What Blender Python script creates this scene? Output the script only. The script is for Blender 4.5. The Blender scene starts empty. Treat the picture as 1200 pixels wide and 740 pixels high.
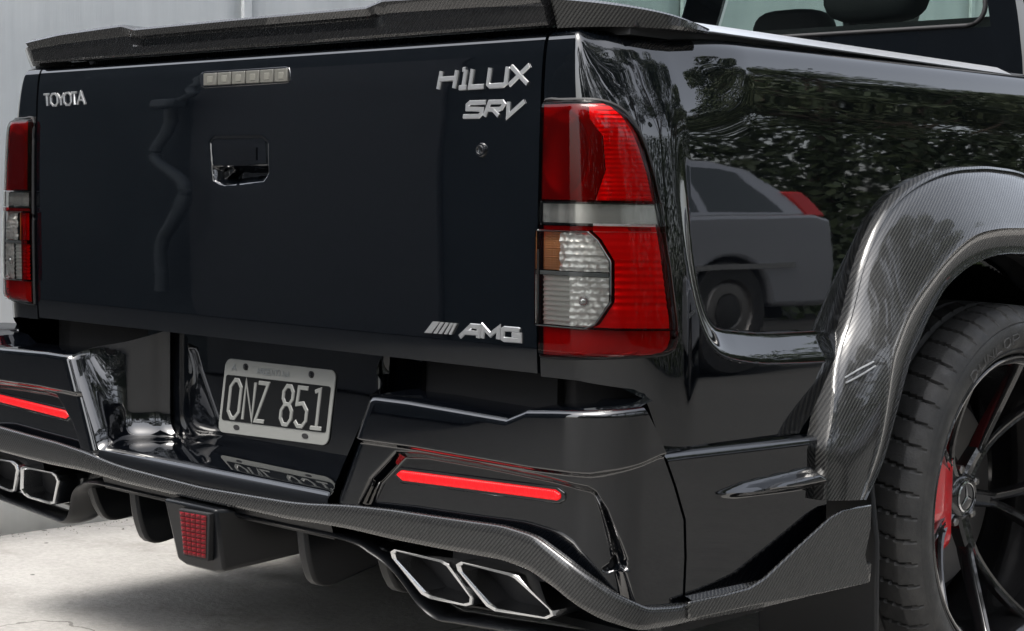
import bpy, bmesh, math, random
import numpy as np
from mathutils import Vector, Matrix
R_ = math.radians
sc = bpy.context.scene
COL = sc.collection
random.seed(7)
rng = np.random.default_rng(11)

# ------------------------------------------------------------------ camera
FPX = 2100.0                      # focal length in pixels of a 1200-wide frame
YAW, PITCH, ROLL = 0.77526352, 0.06897464, 0.01470988
CAM = np.array([2.58950376, -1.97165294, 0.97653143])
fw = np.array([-math.sin(YAW) * math.cos(PITCH), math.cos(YAW) * math.cos(PITCH), -math.sin(PITCH)])
rt = np.array([math.cos(YAW), math.sin(YAW), 0.0])
up = np.cross(rt, fw)
rt, up = math.cos(ROLL) * rt + math.sin(ROLL) * up, -math.sin(ROLL) * rt + math.cos(ROLL) * up
cam_d = bpy.data.cameras.new('camera')
cam_o = bpy.data.objects.new('camera', cam_d)
COL.objects.link(cam_o)
cam_d.sensor_width = 36.0
cam_d.lens = FPX / 1200 * 36
cam_d.clip_start = 0.05
cam_d.clip_end = 500
cam_o.matrix_world = Matrix(((rt[0], up[0], -fw[0], CAM[0]), (rt[1], up[1], -fw[1], CAM[1]), (rt[2], up[2], -fw[2], CAM[2]), (0, 0, 0, 1)))
sc.camera = cam_o

# ------------------------------------------------------------------ sky, sun, exposure
SUN_EL, SUN_AZ = 60.0, 186.0      # azimuth: direction the light comes from, degrees from +y towards +x
w = bpy.data.worlds.new('World')
sc.world = w
w.use_nodes = True
nt = w.node_tree
bg = nt.nodes['Background']
sky = nt.nodes.new('ShaderNodeTexSky')
sky.sky_type = 'NISHITA'
sky.sun_disc = False
sky.sun_elevation = R_(SUN_EL)
sky.sun_rotation = R_(SUN_AZ)
sky.air_density = 1.0
sky.dust_density = 4.0
sky.ozone_density = 1.0
hs = nt.nodes.new('ShaderNodeHueSaturation')
hs.inputs['Saturation'].default_value = 0.35      # thin overcast: the blue is washed out
nt.links.new(sky.outputs[0], hs.inputs['Color'])
nt.links.new(hs.outputs[0], bg.inputs['Color'])
bg.inputs['Strength'].default_value = 0.15
sl = bpy.data.lights.new('sun', 'SUN')
sl.energy = 1.2
sl.angle = R_(25)
sl.color = (1.0, 0.96, 0.9)
so = bpy.data.objects.new('sun', sl)
COL.objects.link(so)
d = Vector((math.sin(R_(SUN_AZ)) * math.cos(R_(SUN_EL)), math.cos(R_(SUN_AZ)) * math.cos(R_(SUN_EL)), math.sin(R_(SUN_EL))))
so.rotation_euler = d.to_track_quat('Z', 'Y').to_euler()
so.location = d * 30
sc.view_settings.view_transform = 'Standard'
sc.view_settings.look = 'None'
sc.view_settings.gamma = 1.0
sc.view_settings.use_curve_mapping = False
sc.view_settings.exposure = 1.65
sc.render.engine = 'CYCLES'
sc.cycles.max_bounces = 10
sc.cycles.transparent_max_bounces = 16


# ------------------------------------------------------------------ pixel helpers (photo pixel -> point on a known plane / surface)
def ray(x, y):
    return fw + (x - 600) / FPX * rt - (y - 370) / FPX * up


def at(x, y, ax, val):
    dd = ray(x, y)
    return CAM + (val - CAM[ax]) / dd[ax] * dd


def proj(P):
    q = np.asarray(P) - CAM
    return np.array([600 + FPX * (q @ rt) / (q @ fw), 370 - FPX * (q @ up) / (q @ fw)])


def inv(px, py, surf, s=0.8, z=0.9):
    for _ in range(40):
        p0 = proj(surf(s, z))
        e = 1e-4
        a = (proj(surf(s + e, z)) - p0) / e
        b = (proj(surf(s, z + e)) - p0) / e
        r = np.array([px, py]) - p0
        J = np.array([a, b]).T
        st = np.linalg.solve(J, r)
        st = np.clip(st, -.08, .08)
        s += st[0]
        z += st[1]
    return s, z


def invpoly(pts, surf, s=0.8, z=0.9):
    out = []
    for p in pts:
        s, z = inv(p[0], p[1], surf, s, z)
        out.append((s, z))
    return np.array(out)


# ------------------------------------------------------------------ mesh helpers
def mesh(name, V, F, mat, parent=None, smooth=True, angle=38, bevel=0, seg=2):
    me = bpy.data.meshes.new(name)
    me.from_pydata([tuple(map(float, v)) for v in V], [], [tuple(int(i) for i in f) for f in F])
    me.validate()
    if smooth:
        me.polygons.foreach_set('use_smooth', [True] * len(me.polygons))
        me.set_sharp_from_angle(angle=R_(angle))
    if mat:
        me.materials.append(mat)
    o = bpy.data.objects.new(name, me)
    COL.objects.link(o)
    if parent:
        o.parent = parent
    if bevel:
        m = o.modifiers.new('bevel', 'BEVEL')
        m.width = bevel
        m.segments = seg
        m.limit_method = 'ANGLE'
        m.angle_limit = R_(30)
    return o


def grid(P, mask=None, closed_u=False, flip=False):
    P = np.asarray(P)
    nu, nv = P.shape[:2]
    V = P.reshape(-1, 3)
    F = []
    for i in range(nu if closed_u else nu - 1):
        k = (i + 1) % nu
        for j in range(nv - 1):
            if mask is not None and not mask[i, j]:
                continue
            f = (i * nv + j, k * nv + j, k * nv + j + 1, i * nv + j + 1)
            F.append(f[::-1] if flip else f)
    return V, F


def gobj(name, P, mat, parent=None, mask=None, closed_u=False, flip=False, angle=38):
    V, F = grid(P, mask, closed_u, flip)
    return mesh(name, V, F, mat, parent, True, angle)


def join(parts):
    V, F = [], []
    for v, f in parts:
        n = len(V)
        V += [tuple(x) for x in v]
        F += [tuple(i + n for i in q) for q in f]
    return V, F


def prism(front, depth):
    """front: list of 3-D points (planar loop), depth: vector to the back loop"""
    n = len(front)
    fr = [np.array(p, float) for p in front]
    bk = [p + np.array(depth, float) for p in fr]
    F = [tuple(range(n)), tuple(range(2 * n - 1, n - 1, -1))]
    F += [(i, i + n, (i + 1) % n + n, (i + 1) % n) for i in range(n)]
    return fr + bk, F


def boxvf(x0, x1, y0, y1, z0, z1):
    V = [(x0, y0, z0), (x1, y0, z0), (x1, y1, z0), (x0, y1, z0), (x0, y0, z1), (x1, y0, z1), (x1, y1, z1), (x0, y1, z1)]
    return V, [(0, 3, 2, 1), (4, 5, 6, 7), (0, 1, 5, 4), (1, 2, 6, 5), (2, 3, 7, 6), (3, 0, 4, 7)]


def box(name, x0, x1, y0, y1, z0, z1, mat, parent=None, bevel=0, seg=2):
    V, F = boxvf(x0, x1, y0, y1, z0, z1)
    return mesh(name, V, F, mat, parent, bool(bevel), 30, bevel, seg)


def smooth_path(pts, n):
    """Catmull-Rom resampling of a poly line, evenly in arc length"""
    p = np.array(pts, float)
    q = np.vstack([2 * p[0] - p[1], p, 2 * p[-1] - p[-2]])
    out = []
    for i in range(1, len(q) - 2):
        for t in np.linspace(0, 1, 24, endpoint=False):
            a, b, c, e = q[i - 1], q[i], q[i + 1], q[i + 2]
            out.append(.5 * (2 * b + (c - a) * t + (2 * a - 5 * b + 4 * c - e) * t * t + (3 * b - a - 3 * c + e) * t ** 3))
    out.append(p[-1])
    out = np.array(out)
    L = np.concatenate([[0], np.cumsum(np.linalg.norm(np.diff(out, axis=0), axis=1))])
    u = np.linspace(0, L[-1], n)
    return np.stack([np.interp(u, L, out[:, k]) for k in range(out.shape[1])], 1)


def tube(path, prof_a, prof_b, na=14, close=True, upv=(0, 0, 1), pw=1.0):
    """sweep an ellipse with half axes prof_a (sideways) and prof_b (towards upv)"""
    P = np.array(path, float)
    n = len(P)
    T = np.gradient(P, axis=0)
    T /= np.linalg.norm(T, axis=1)[:, None]
    V = []
    ra = np.broadcast_to(prof_a, n)
    rb = np.broadcast_to(prof_b, n)
    for i in range(n):
        u_ = np.array(upv, float)
        s_ = np.cross(T[i], u_)
        s_ /= np.linalg.norm(s_) + 1e-9
        u_ = np.cross(s_, T[i])
        for k in range(na):
            a = 2 * math.pi * k / na
            ca, sa = math.cos(a), math.sin(a)
            V.append(P[i] + s_ * ra[i] * math.copysign(abs(ca) ** pw, ca) + u_ * rb[i] * math.copysign(abs(sa) ** pw, sa))
    F = []
    for i in range(n - 1):
        for k in range(na):
            F.append((i * na + k, i * na + (k + 1) % na, (i + 1) * na + (k + 1) % na, (i + 1) * na + k))
    if close:
        F.append(tuple(range(na - 1, -1, -1)))
        F.append(tuple((n - 1) * na + k for k in range(na)))
    return V, F


def lathe(prof, n, axis='x', a0=0.0, a1=2 * math.pi):
    """profile of (axial, radius) pairs turned about the x axis"""
    full = abs(a1 - a0 - 2 * math.pi) < 1e-6
    A = np.linspace(a0, a1, n, endpoint=not full)
    P = np.array([[(x, r * math.cos(a), r * math.sin(a)) for x, r in prof] for a in A])
    return grid(P, closed_u=full)


def sstep(t):
    t = np.clip(t, 0, 1)
    return t * t * (3 - 2 * t)


def sdf(poly, X, Z):
    """signed distance to a polygon, negative inside"""
    poly = np.asarray(poly, float)
    X = np.asarray(X, float)
    Z = np.asarray(Z, float)
    dmin = np.full(X.shape, 1e9)
    ins = np.zeros(X.shape, bool)
    n = len(poly)
    for i in range(n):
        a = poly[i]
        b = poly[(i + 1) % n]
        ab = b - a
        t = np.clip(((X - a[0]) * ab[0] + (Z - a[1]) * ab[1]) / (ab @ ab + 1e-12), 0, 1)
        dmin = np.minimum(dmin, np.hypot(X - a[0] - t * ab[0], Z - a[1] - t * ab[1]))
        c = ((a[1] > Z) != (b[1] > Z)) & (X < (b[0] - a[0]) * (Z - a[1]) / (b[1] - a[1] + 1e-12) + a[0])
        ins ^= c
    return np.where(ins, -dmin, dmin)


def empty(name, loc=(0, 0, 0), parent=None):
    o = bpy.data.objects.new(name, None)
    o.empty_display_size = 0.1
    o.location = loc
    COL.objects.link(o)
    if parent:
        o.parent = parent
    return o


def tag(o, label, cat, group=None):
    o['label'] = label
    o['category'] = cat
    if group:
        o['group'] = group
    return o


def mirror_of(o, name=None, parent=None):
    """copy of a mesh object mirrored in x (own mesh data)"""
    me = o.data.copy()
    co = np.empty(len(me.vertices) * 3)
    me.vertices.foreach_get('co', co)
    co = co.reshape(-1, 3)
    co[:, 0] *= -1
    me.vertices.foreach_set('co', co.ravel())
    me.flip_normals()
    c = bpy.data.objects.new(name or o.name.split('.')[0], me)
    COL.objects.link(c)
    c.parent = parent or o.parent
    for m in o.modifiers:
        if m.type == 'BEVEL':
            b = c.modifiers.new('bevel', 'BEVEL')
            b.width, b.segments, b.limit_method, b.angle_limit = m.width, m.segments, m.limit_method, m.angle_limit
    return c


# ------------------------------------------------------------------ materials
def mat(name, base=(.5, .5, .5), rough=.5, metal=0., ior=1.5, coat=0., coat_ior=1.5, coat_rough=.02, emit=None, estr=0.):
    m = bpy.data.materials.new(name)
    m.use_nodes = True
    b = m.node_tree.nodes['Principled BSDF']
    b.inputs['Base Color'].default_value = (*base, 1)
    b.inputs['Roughness'].default_value = rough
    b.inputs['Metallic'].default_value = metal
    b.inputs['IOR'].default_value = ior
    b.inputs['Coat Weight'].default_value = coat
    b.inputs['Coat IOR'].default_value = coat_ior
    b.inputs['Coat Roughness'].default_value = coat_rough
    if emit:
        b.inputs['Emission Color'].default_value = (*emit, 1)
        b.inputs['Emission Strength'].default_value = estr
    return m


class N:
    """tiny node-graph helper"""
    def __init__(s, m):
        s.t = m.node_tree
        s.b = s.t.nodes.get('Principled BSDF')

    def new(s, kind, **kw):
        n = s.t.nodes.new(kind)
        for k, v in kw.items():
            setattr(n, k, v)
        return n

    def link(s, a, b):
        s.t.links.new(a, b)

    def coord(s, which='Object', scale=(1, 1, 1)):
        tc = s.new('ShaderNodeTexCoord')
        mp = s.new('ShaderNodeMapping')
        mp.inputs['Scale'].default_value = scale
        s.link(tc.outputs[which], mp.inputs['Vector'])
        return mp.outputs[0]

    def noise(s, vec, scale, detail=4, rough=.55):
        n = s.new('ShaderNodeTexNoise')
        n.inputs['Scale'].default_value = scale
        n.inputs['Detail'].default_value = detail
        n.inputs['Roughness'].default_value = rough
        s.link(vec, n.inputs['Vector'])
        return n.outputs['Fac']

    def ramp(s, fac, stops):
        r = s.new('ShaderNodeValToRGB')
        e = r.color_ramp.elements
        while len(e) < len(stops):
            e.new(.5)
        for el, (p, c) in zip(e, stops):
            el.position = p
            el.color = (*c, 1) if len(c) == 3 else c
        s.link(fac, r.inputs['Fac'])
        return r.outputs['Color']

    def math(s, op, a, b=None):
        n = s.new('ShaderNodeMath', operation=op)
        for i, v in enumerate((a, b)):
            if v is None:
                continue
            if isinstance(v, (int, float)):
                n.inputs[i].default_value = v
            else:
                s.link(v, n.inputs[i])
        return n.outputs[0]

    def mix(s, fac, a, b, mode='MIX'):
        n = s.new('ShaderNodeMix', data_type='RGBA', blend_type=mode)
        for i, v in ((0, fac), (6, a), (7, b)):
            if isinstance(v, (int, float)):
                n.inputs[i].default_value = v
            elif isinstance(v, tuple):
                n.inputs[i].default_value = (*v, 1)
            else:
                s.link(v, n.inputs[i])
        return n.outputs[2]

    def bump(s, h, strength, dist, to='Normal'):
        n = s.new('ShaderNodeBump')
        n.inputs['Strength'].default_value = strength
        n.inputs['Distance'].default_value = dist
        s.link(h, n.inputs['Height'])
        s.link(n.outputs[0], s.b.inputs[to])
        return n


def make_paint(name, base, ior=1.9):
    m = mat(name, base, .5, 0, 1.45, 1.0, ior, .012)
    n = N(m)
    n.b.inputs['Specular IOR Level'].default_value = 0.0
    v = n.coord('Object')
    f = n.noise(v, 90, 1)
    f2 = n.noise(v, 3.2, 1)
    h = n.math('ADD', n.math('MULTIPLY', f, .000004), n.math('MULTIPLY', f2, .0004))
    b = n.bump(h, 1.0, 1.0, 'Coat Normal')
    # thin uneven dust: slightly different sheen over the panel
    dn = n.noise(v, 7, 6, .65)
    r = n.ramp(dn, [(.35, (.010,) * 3), (.75, (.030,) * 3)])
    n.link(r, n.b.inputs['Coat Roughness'])
    du = n.noise(v, 55, 8, .75)
    k_ = n.ramp(du, [(.50, base), (.74, tuple(min(1, x_ * 1.4 + .0006) for x_ in base))])
    n.link(k_, n.b.inputs['Base Color'])
    return m


M = {}
M['paint'] = make_paint('black_paint', (.0012, .0017, .0026))
M['bumper'] = make_paint('bumper_paint', (.001, .0013, .002))


def make_carbon(name, a, b_, tow=.0022, cior=1.55):
    m = mat(name, (.02, .02, .02), .32, .35, 1.5, 1.0, cior, .015)
    n = N(m)
    tc = n.new('ShaderNodeTexCoord')
    sp = n.new('ShaderNodeSeparateXYZ')
    n.link(tc.outputs['Object'], sp.inputs[0])
    u = n.math('ADD', sp.outputs[0], sp.outputs[1])
    ui = n.math('DIVIDE', n.math('ADD', u, 10.0), tow)
    vi = n.math('DIVIDE', n.math('ADD', sp.outputs[2], 10.0), tow)
    k = n.math('MODULO', n.math('SUBTRACT', n.math('FLOOR', ui), n.math('SUBTRACT', n.math('FLOOR', vi), 40000.0)), 4.0)
    warp = n.math('LESS_THAN', k, 1.5)
    # tow edges darkened in the colour, shading each tow as if round
    fu = n.math('ABSOLUTE', n.math('SUBTRACT', n.math('FRACT', ui), .5))
    fv = n.math('ABSOLUTE', n.math('SUBTRACT', n.math('FRACT', vi), .5))
    edge = n.math('MULTIPLY', n.math('MAXIMUM', fu, fv), .5)
    col = n.mix(warp, a, b_)  # warp and weft tones stand in for their differing reflection
    col = n.mix(edge, col, (.004, .004, .004))
    n.link(col, n.b.inputs['Base Color'])
    rr = n.math('ADD', n.math('MULTIPLY', warp, .2), .25)
    n.link(rr, n.b.inputs['Roughness'])
    return m


M['carbon'] = make_carbon('carbon_weave', (.060, .060, .057), (.006, .006, .007))
M['carbon_trim'] = make_carbon('carbon_weave_trim', (.040, .040, .039), (.007, .007, .008), .0019, 1.5)
M['carbon_dark'] = make_carbon('carbon_weave_dark', (.022, .022, .023), (.005, .005, .006), .0022, 1.42)
M['black_plastic'] = mat('black_plastic', (.008, .009, .011), .45, 0, 1.45)
M['gloss_black'] = mat('gloss_black', (.005, .0055, .007), .2, 0, 1.5, 1, 1.6, .03)
M['satin'] = mat('satin_black', (.004, .0045, .0055), .28, 0, 1.32)
M['void'] = mat('dark_inside', (.004, .004, .005), .8)
M['chrome'] = mat('chrome', (.62, .63, .64), .12, 1.0)
M['badge'] = mat('badge_chrome', (.55, .56, .57), .3, .85)
M['alu'] = mat('brushed_aluminium', (.74, .75, .76), .33, .9)
M['rubber'] = mat('tyre_rubber', (.018, .018, .019), .55, 0, 1.5)
M['rubber_in'] = mat('seal_rubber', (.006, .006, .007), .6)
M['rim'] = mat('rim_black', (.012, .012, .013), .22, .4, 1.5, 1, 1.6, .04)
M['disc'] = mat('brake_disc', (.25, .24, .23), .4, .9)
M['caliper'] = mat('caliper_red', (.75, .010, .018), .28, 0, 1.5, .8, 1.5, .05)
M['led_red'] = mat('lit_red_strip', (.25, .002, .004), .25, 0, 1.5, .3, 1.4, .1, (1.0, .004, .008), .26)
_n = N(M['led_red'])
_s = _n.new('ShaderNodeSeparateXYZ')
_n.link(_n.new('ShaderNodeTexCoord').outputs['Object'], _s.inputs[0])
_w = _n.math('SINE', _n.math('MULTIPLY', _s.outputs[0], 330.0))
_n.link(_n.math('ADD', _n.math('MULTIPLY', _w, .035), .24), _n.b.inputs['Emission Strength'])
_n.bump(_n.math('ABSOLUTE', _n.math('SINE', _n.math('MULTIPLY', _s.outputs[0], 660.0))), .4, .002)
M['fog_red'] = mat('fog_lens_red', (.11, .002, .005), .4, 0, 1.3)
M['silver'] = mat('lamp_reflector', (.74, .74, .72), .25, .4)
M['amber'] = mat('amber_bulb_cover', (.42, .17, .06), .35, .1, 1.5, .3)
M['plate_white'] = mat('plate_white', (.165, .17, .162), .45, 0, 1.5)
M['plate_black'] = mat('plate_black', (.004, .0045, .005), .5, 0, 1.25)
M['plate_grey'] = mat('plate_faded_print', (.15, .165, .17), .5)
M['led_cell'] = mat('brake_lamp_cell', (.115, .114, .10), .3, 0, 1.35)
M['light_lens'] = mat('brake_lamp_clear', (.085, .084, .075), .3, 0, 1.35, .2)
M['seat'] = mat('seat_cloth', (.02, .02, .021), .85)


def glassy(name, tint, ior=1.5, gl=1.0):
    m = bpy.data.materials.new(name)
    m.use_nodes = True
    t = m.node_tree
    t.nodes.clear()
    out = t.nodes.new('ShaderNodeOutputMaterial')
    mx = t.nodes.new('ShaderNodeMixShader')
    fr = t.nodes.new('ShaderNodeFresnel')
    fr.inputs['IOR'].default_value = ior
    tr = t.nodes.new('ShaderNodeBsdfTransparent')
    tr.inputs['Color'].default_value = (*tint, 1)
    g = t.nodes.new('ShaderNodeBsdfGlossy')
    g.inputs['Roughness'].default_value = .01
    g.inputs['Color'].default_value = (gl, gl, gl, 1)
    t.links.new(fr.outputs[0], mx.inputs[0])
    t.links.new(tr.outputs[0], mx.inputs[1])
    t.links.new(g.outputs[0], mx.inputs[2])
    t.links.new(mx.outputs[0], out.inputs['Surface'])
    return m


M['glass'] = glassy('window_glass', (.70, .80, .76), 1.5)
M['red_lens'] = glassy('red_lens', (.80, .022, .028), 1.40, .7)
M['clear_lens'] = glassy('clear_lens', (.82, .82, .80), 1.52)

n = N(M['rubber'])
v = n.coord('Object')
n.link(n.mix(n.ramp(n.noise(v, 14, 6, .7), [(.42, (0, 0, 0)), (.75, (.6, .6, .6))]), (.026, .026, .026), (.075, .072, .067)), n.b.inputs['Base Color'])
n.link(n.ramp(n.noise(v, 30, 4), [(.3, (.45,) * 3), (.7, (.75,) * 3)]), n.b.inputs['Roughness'])
n.bump(n.noise(v, 220, 3), .3, .002)
# ground: worn concrete
m = mat('concrete', (.4, .39, .37), .85)
n = N(m)
v = n.coord('Object')
big = n.noise(v, .9, 5, .6)
mid = n.noise(v, 6, 6, .65)
fine = n.noise(v, 70, 4, .7)
c = n.ramp(big, [(.3, (.21, .205, .19)), (.5, (.29, .28, .265)), (.72, (.36, .35, .33))])
c = n.mix(.35, c, n.ramp(mid, [(.3, (.17, .165, .155)), (.6, (.33, .32, .30))]))
c = n.mix(.25, c, n.ramp(fine, [(.35, (.15, .145, .14)), (.6, (.36, .35, .33))]))
spot = n.new('ShaderNodeTexVoronoi')
spot.inputs['Scale'].default_value = 4.5
n.link(v, spot.inputs['Vector'])
c = n.mix(n.math('LESS_THAN', spot.outputs['Distance'], .035), c, (.05, .048, .045))
wv = n.new('ShaderNodeVectorMath', operation='MULTIPLY_ADD')
nz_ = n.new('ShaderNodeTexNoise')
nz_.inputs['Scale'].default_value = 3.0
nz_.inputs['Detail'].default_value = 6
n.link(v, nz_.inputs['Vector'])
n.link(nz_.outputs['Color'], wv.inputs[0])
wv.inputs[1].default_value = (.5, .5, .5)
n.link(v, wv.inputs[2])
ck = n.new('ShaderNodeTexVoronoi', feature='DISTANCE_TO_EDGE')
ck.inputs['Scale'].default_value = .8
n.link(wv.outputs[0], ck.inputs['Vector'])
c = n.mix(n.math('MULTIPLY', n.math('LESS_THAN', ck.outputs['Distance'], .004), .6), c, (.06, .056, .05))
stn = n.noise(v, 2.3, 7, .7)
c = n.mix(n.ramp(stn, [(.52, (0, 0, 0)), (.66, (.55, .55, .55))]), c, (.13, .12, .105))
n.link(c, n.b.inputs['Base Color'])
n.bump(n.math('ADD', n.math('MULTIPLY', mid, .6), n.math('MULTIPLY', fine, .4)), .8, .008)
M['concrete'] = m

# wall: pale grey painted sheet steel, rubbed and streaked
m = mat('pale_painted_sheet', (.5, .53, .53), .42, 0, 1.5)
n = N(m)
v = n.coord('Object')
vs = n.coord('Object', (1, 6, .35))
st = n.noise(vs, 2.2, 6, .6)
bl = n.noise(v, 1.3, 4, .6)
c = n.ramp(st, [(.3, (.48, .505, .515)), (.55, (.58, .605, .61)), (.75, (.66, .68, .68))])
c = n.mix(.5, c, n.ramp(bl, [(.35, (.48, .505, .515)), (.7, (.74, .75, .74))]))
n.link(c, n.b.inputs['Base Color'])
n.link(n.ramp(bl, [(.3, (.34,) * 3), (.7, (.55,) * 3)]), n.b.inputs['Roughness'])
n.bump(n.math('ADD', n.math('MULTIPLY', bl, .8), n.math('MULTIPLY', st, .2)), .35, .03)
M['wall'] = m
M['joint'] = mat('wall_joint', (.10, .105, .11), .6)
M['kerb_dirt'] = mat('gutter_dirt', (.12, .11, .10), .95)

WX = -1.68      # face of the wall beside the truck
GZ = 0.046       # ground level

# ================================================================== SETTING
M['asphalt'] = mat('worn_asphalt', (.1, .1, .1), .85)
n = N(M['asphalt'])
v = n.coord('Object')
n.link(n.mix(.5, n.ramp(n.noise(v, .8, 5), [(.3, (.05, .05, .048)), (.7, (.08, .078, .074))]), n.ramp(n.noise(v, 60, 4), [(.3, (.035, .035, .035)), (.7, (.095, .095, .09))])), n.b.inputs['Base Color'])
n.bump(n.noise(v, 120, 3), .5, .006)
gV, gF = grid(np.array([[(x, y, GZ) for y in np.linspace(-150, 150, 31)] for x in np.linspace(-150, 150, 31)]))
g = mesh('ground', gV, gF, M['asphalt'], None, True)
g['kind'] = 'structure'
g.location.z = -.012
V, F = boxvf(WX, 1.55, -.75, 12.0, GZ - .06, GZ)
dv = mesh('driveway', V, F, M['concrete'], None, True, 30, .01)
dv['kind'] = 'structure'

wall = empty('boundary_wall', (WX, 3.0, GZ))
tag(wall, 'pale grey painted sheet metal wall beside the left side of the truck', 'wall')
wy = [.15, 1.24, 3.25, 5.3, 7.4, 9.5, 11.6]
for a, b in zip(wy[:-1], wy[1:]):
    P = np.array([[(0, a + .012 + (b - a - .024) * i / 20 - 3.0, 0.0 + 3.4 * j / 28) for j in range(29)] for i in range(21)])
    P[:, :, 0] += .004 * np.sin(P[:, :, 1] * 4.1 + a) * np.sin(P[:, :, 2] * 2.3 + a)
    V1, F1 = grid(P, flip=False)
    o = mesh('panel', V1, F1, M['wall'], wall)
    so_ = o.modifiers.new('thickness', 'SOLIDIFY')
    so_.thickness = .03
    so_.offset = 0
    # raised joint strip on the near edge of each panel
    V1, F1 = boxvf(.014, .03, b - 3.0 - .016, b - 3.0 + .016, 0, 3.4)
    mesh('joint_strip', V1, F1, M['wall'], wall, True, 30, .003)
    V1, F1 = boxvf(-.05, .0, b - 3.0 - .03, b - 3.0 + .02, 0, 3.4)
    mesh('joint_backing', V1, F1, M['joint'], wall)

# the wall turns the corner to the left of the truck
for k in range(6):
    x1 = -.03 - 2.3 * k
    V1, F1 = boxvf(x1 - 2.28, x1, .165 - 3.0, .195 - 3.0, 0, 3.4)
    mesh('panel', V1, F1, M['wall'], wall, True, 30, .004)
    V1, F1 = boxvf(x1 - 2.306, x1 - 2.274, .15 - 3.0, .164 - 3.0, 0, 3.4)
    mesh('joint_strip', V1, F1, M['wall'], wall, True, 30, .003)
# grit lying in the angle between wall and floor
Vg, Fg = [], []
for i in range(900):
    y = rng.uniform(-.9, 6)
    x = WX + .02 + abs(rng.normal(0, .05))
    r = rng.uniform(.001, .0035) * (2.2 if rng.random() < .05 else 1)
    b0 = len(Vg)
    for dx, dy, dz in ((1, 0, 0), (-.5, .87, 0), (-.5, -.87, 0), (0, 0, 1)):
        Vg.append((x + dx * r * rng.uniform(.7, 1.3), y + dy * r * rng.uniform(.7, 1.3), GZ + .0005 + dz * r * .9))
    Fg += [(b0, b0 + 1, b0 + 3), (b0 + 1, b0 + 2, b0 + 3), (b0 + 2, b0, b0 + 3)]
grit = mesh('grit', Vg, Fg, M['kerb_dirt'])
grit['kind'] = 'stuff'
tag(grit, 'dark grit and leaf litter along the foot of the pale wall', 'grit')

# ================================================================== TRUCK
truck = empty('pickup_truck', (0, .9, GZ))
tag(truck, 'glossy black pickup truck with carbon fibre trim, seen from its rear corner', 'pickup truck')
T0 = np.array([0, .9, GZ])


def tp(name, V, F, mt, parent=None, **kw):
    """truck part: world-space vertices, parented to the truck (or one of its parts)"""
    o = mesh(name, np.asarray(V, float) - T0, F, mt, parent or truck, **kw)
    return o


def tg(name, P, mt, parent=None, mask=None, closed_u=False, flip=False, angle=38):
    V, F = grid(P, mask, closed_u, flip)
    return tp(name, V, F, mt, parent, angle=angle)


# ---- body surface: rear face, rounded corner, side;  s = metres along the plan, z = height
HWZ = np.array([(.50, .918), (.60, .920), (.75, .920), (.90, .914), (1.00, .905), (1.08, .895), (1.14, .885), (1.18, .876), (1.195, .870), (1.207, .861), (1.214, .851), (1.219, .836)])
INZ = np.array([(.50, .900), (.70, .900), (.80, .8998), (.90, .8990), (1.00, .8965), (1.06, .8935), (1.10, .8905), (1.14, .885), (1.25, .872)])
YRZ = np.array([(.50, .02), (.70, -.003), (.728, -.005), (.80, -.007), (.95, -.008), (1.10, -.006), (1.17, -.003), (1.195, .000), (1.207, .003), (1.215, .009), (1.219, .02)])


def smooth_interp(z, T):
    # monotone-ish smooth interpolation of a table
    z = np.asarray(z, float)
    t = T[:, 0]
    v_ = T[:, 1]
    sl_ = np.gradient(v_, t)
    i = np.clip(np.searchsorted(t, z) - 1, 0, len(t) - 2)
    h = t[i + 1] - t[i]
    u = np.clip((z - t[i]) / h, 0, 1)
    return (2 * u ** 3 - 3 * u ** 2 + 1) * v_[i] + (u ** 3 - 2 * u ** 2 + u) * h * sl_[i] + (-2 * u ** 3 + 3 * u ** 2) * v_[i + 1] + (u ** 3 - u ** 2) * h * sl_[i + 1]


def plan(s, hw, rc):
    s = np.asarray(s, float)
    a = np.abs(s)
    l1 = hw - rc
    l2 = rc * math.pi / 2
    t = np.clip((a - l1) / rc, 0, math.pi / 2)
    x = np.where(a < l1, a, l1 + rc * np.sin(t))
    y = np.where(a < l1, 0, rc * (1 - np.cos(t)))
    y = y + np.maximum(a - l1 - l2, 0)
    return x * np.sign(s), y, t


BHW, BRC = .92, .13
SIDE0 = BHW - BRC + BRC * math.pi / 2       # s where the flat side starts (y = BRC)


def s_of_y(y):
    return SIDE0 + y - BRC


def body(s, z, off=0.0):
    s = np.asarray(s, float)
    z = np.asarray(z, float)
    x, y, t = plan(s, BHW, BRC)
    wr = np.cos(t) ** 2
    X = x - np.sign(s) * (BHW - smooth_interp(z, HWZ)) * sstep((np.abs(x) - .735) / (BHW - .735))
    Y = y + smooth_interp(z, YRZ) * wr
    X = X - np.sign(s) * .026 * sstep((z - 1.06) / .16) * sstep((np.abs(s) - .77) / .12) * (1 - sstep((y - .10) / .20))
    X = X + np.sign(s) * np.sin(t) * off
    Y = Y - np.cos(t) * off
    return np.stack([X, Y, z + 0 * X], -1)


def bodypt(s, z):
    return body(s, z)


# ---- right bed side with the pressed recess behind the lamp
ridge_px = [(788, 178), (791, 210), (798, 262), (806, 310), (815, 350), (826, 385), (840, 408), (862, 420), (900, 425), (940, 424), (1010, 420)]
rp = invpoly(ridge_px, bodypt, 1.0, 1.0)
rpoly = np.vstack([smooth_path(rp, 50), [(2.4, rp[-1][1]), (2.4, 1.25), (rp[0][0] - .01, 1.25)]])


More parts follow.
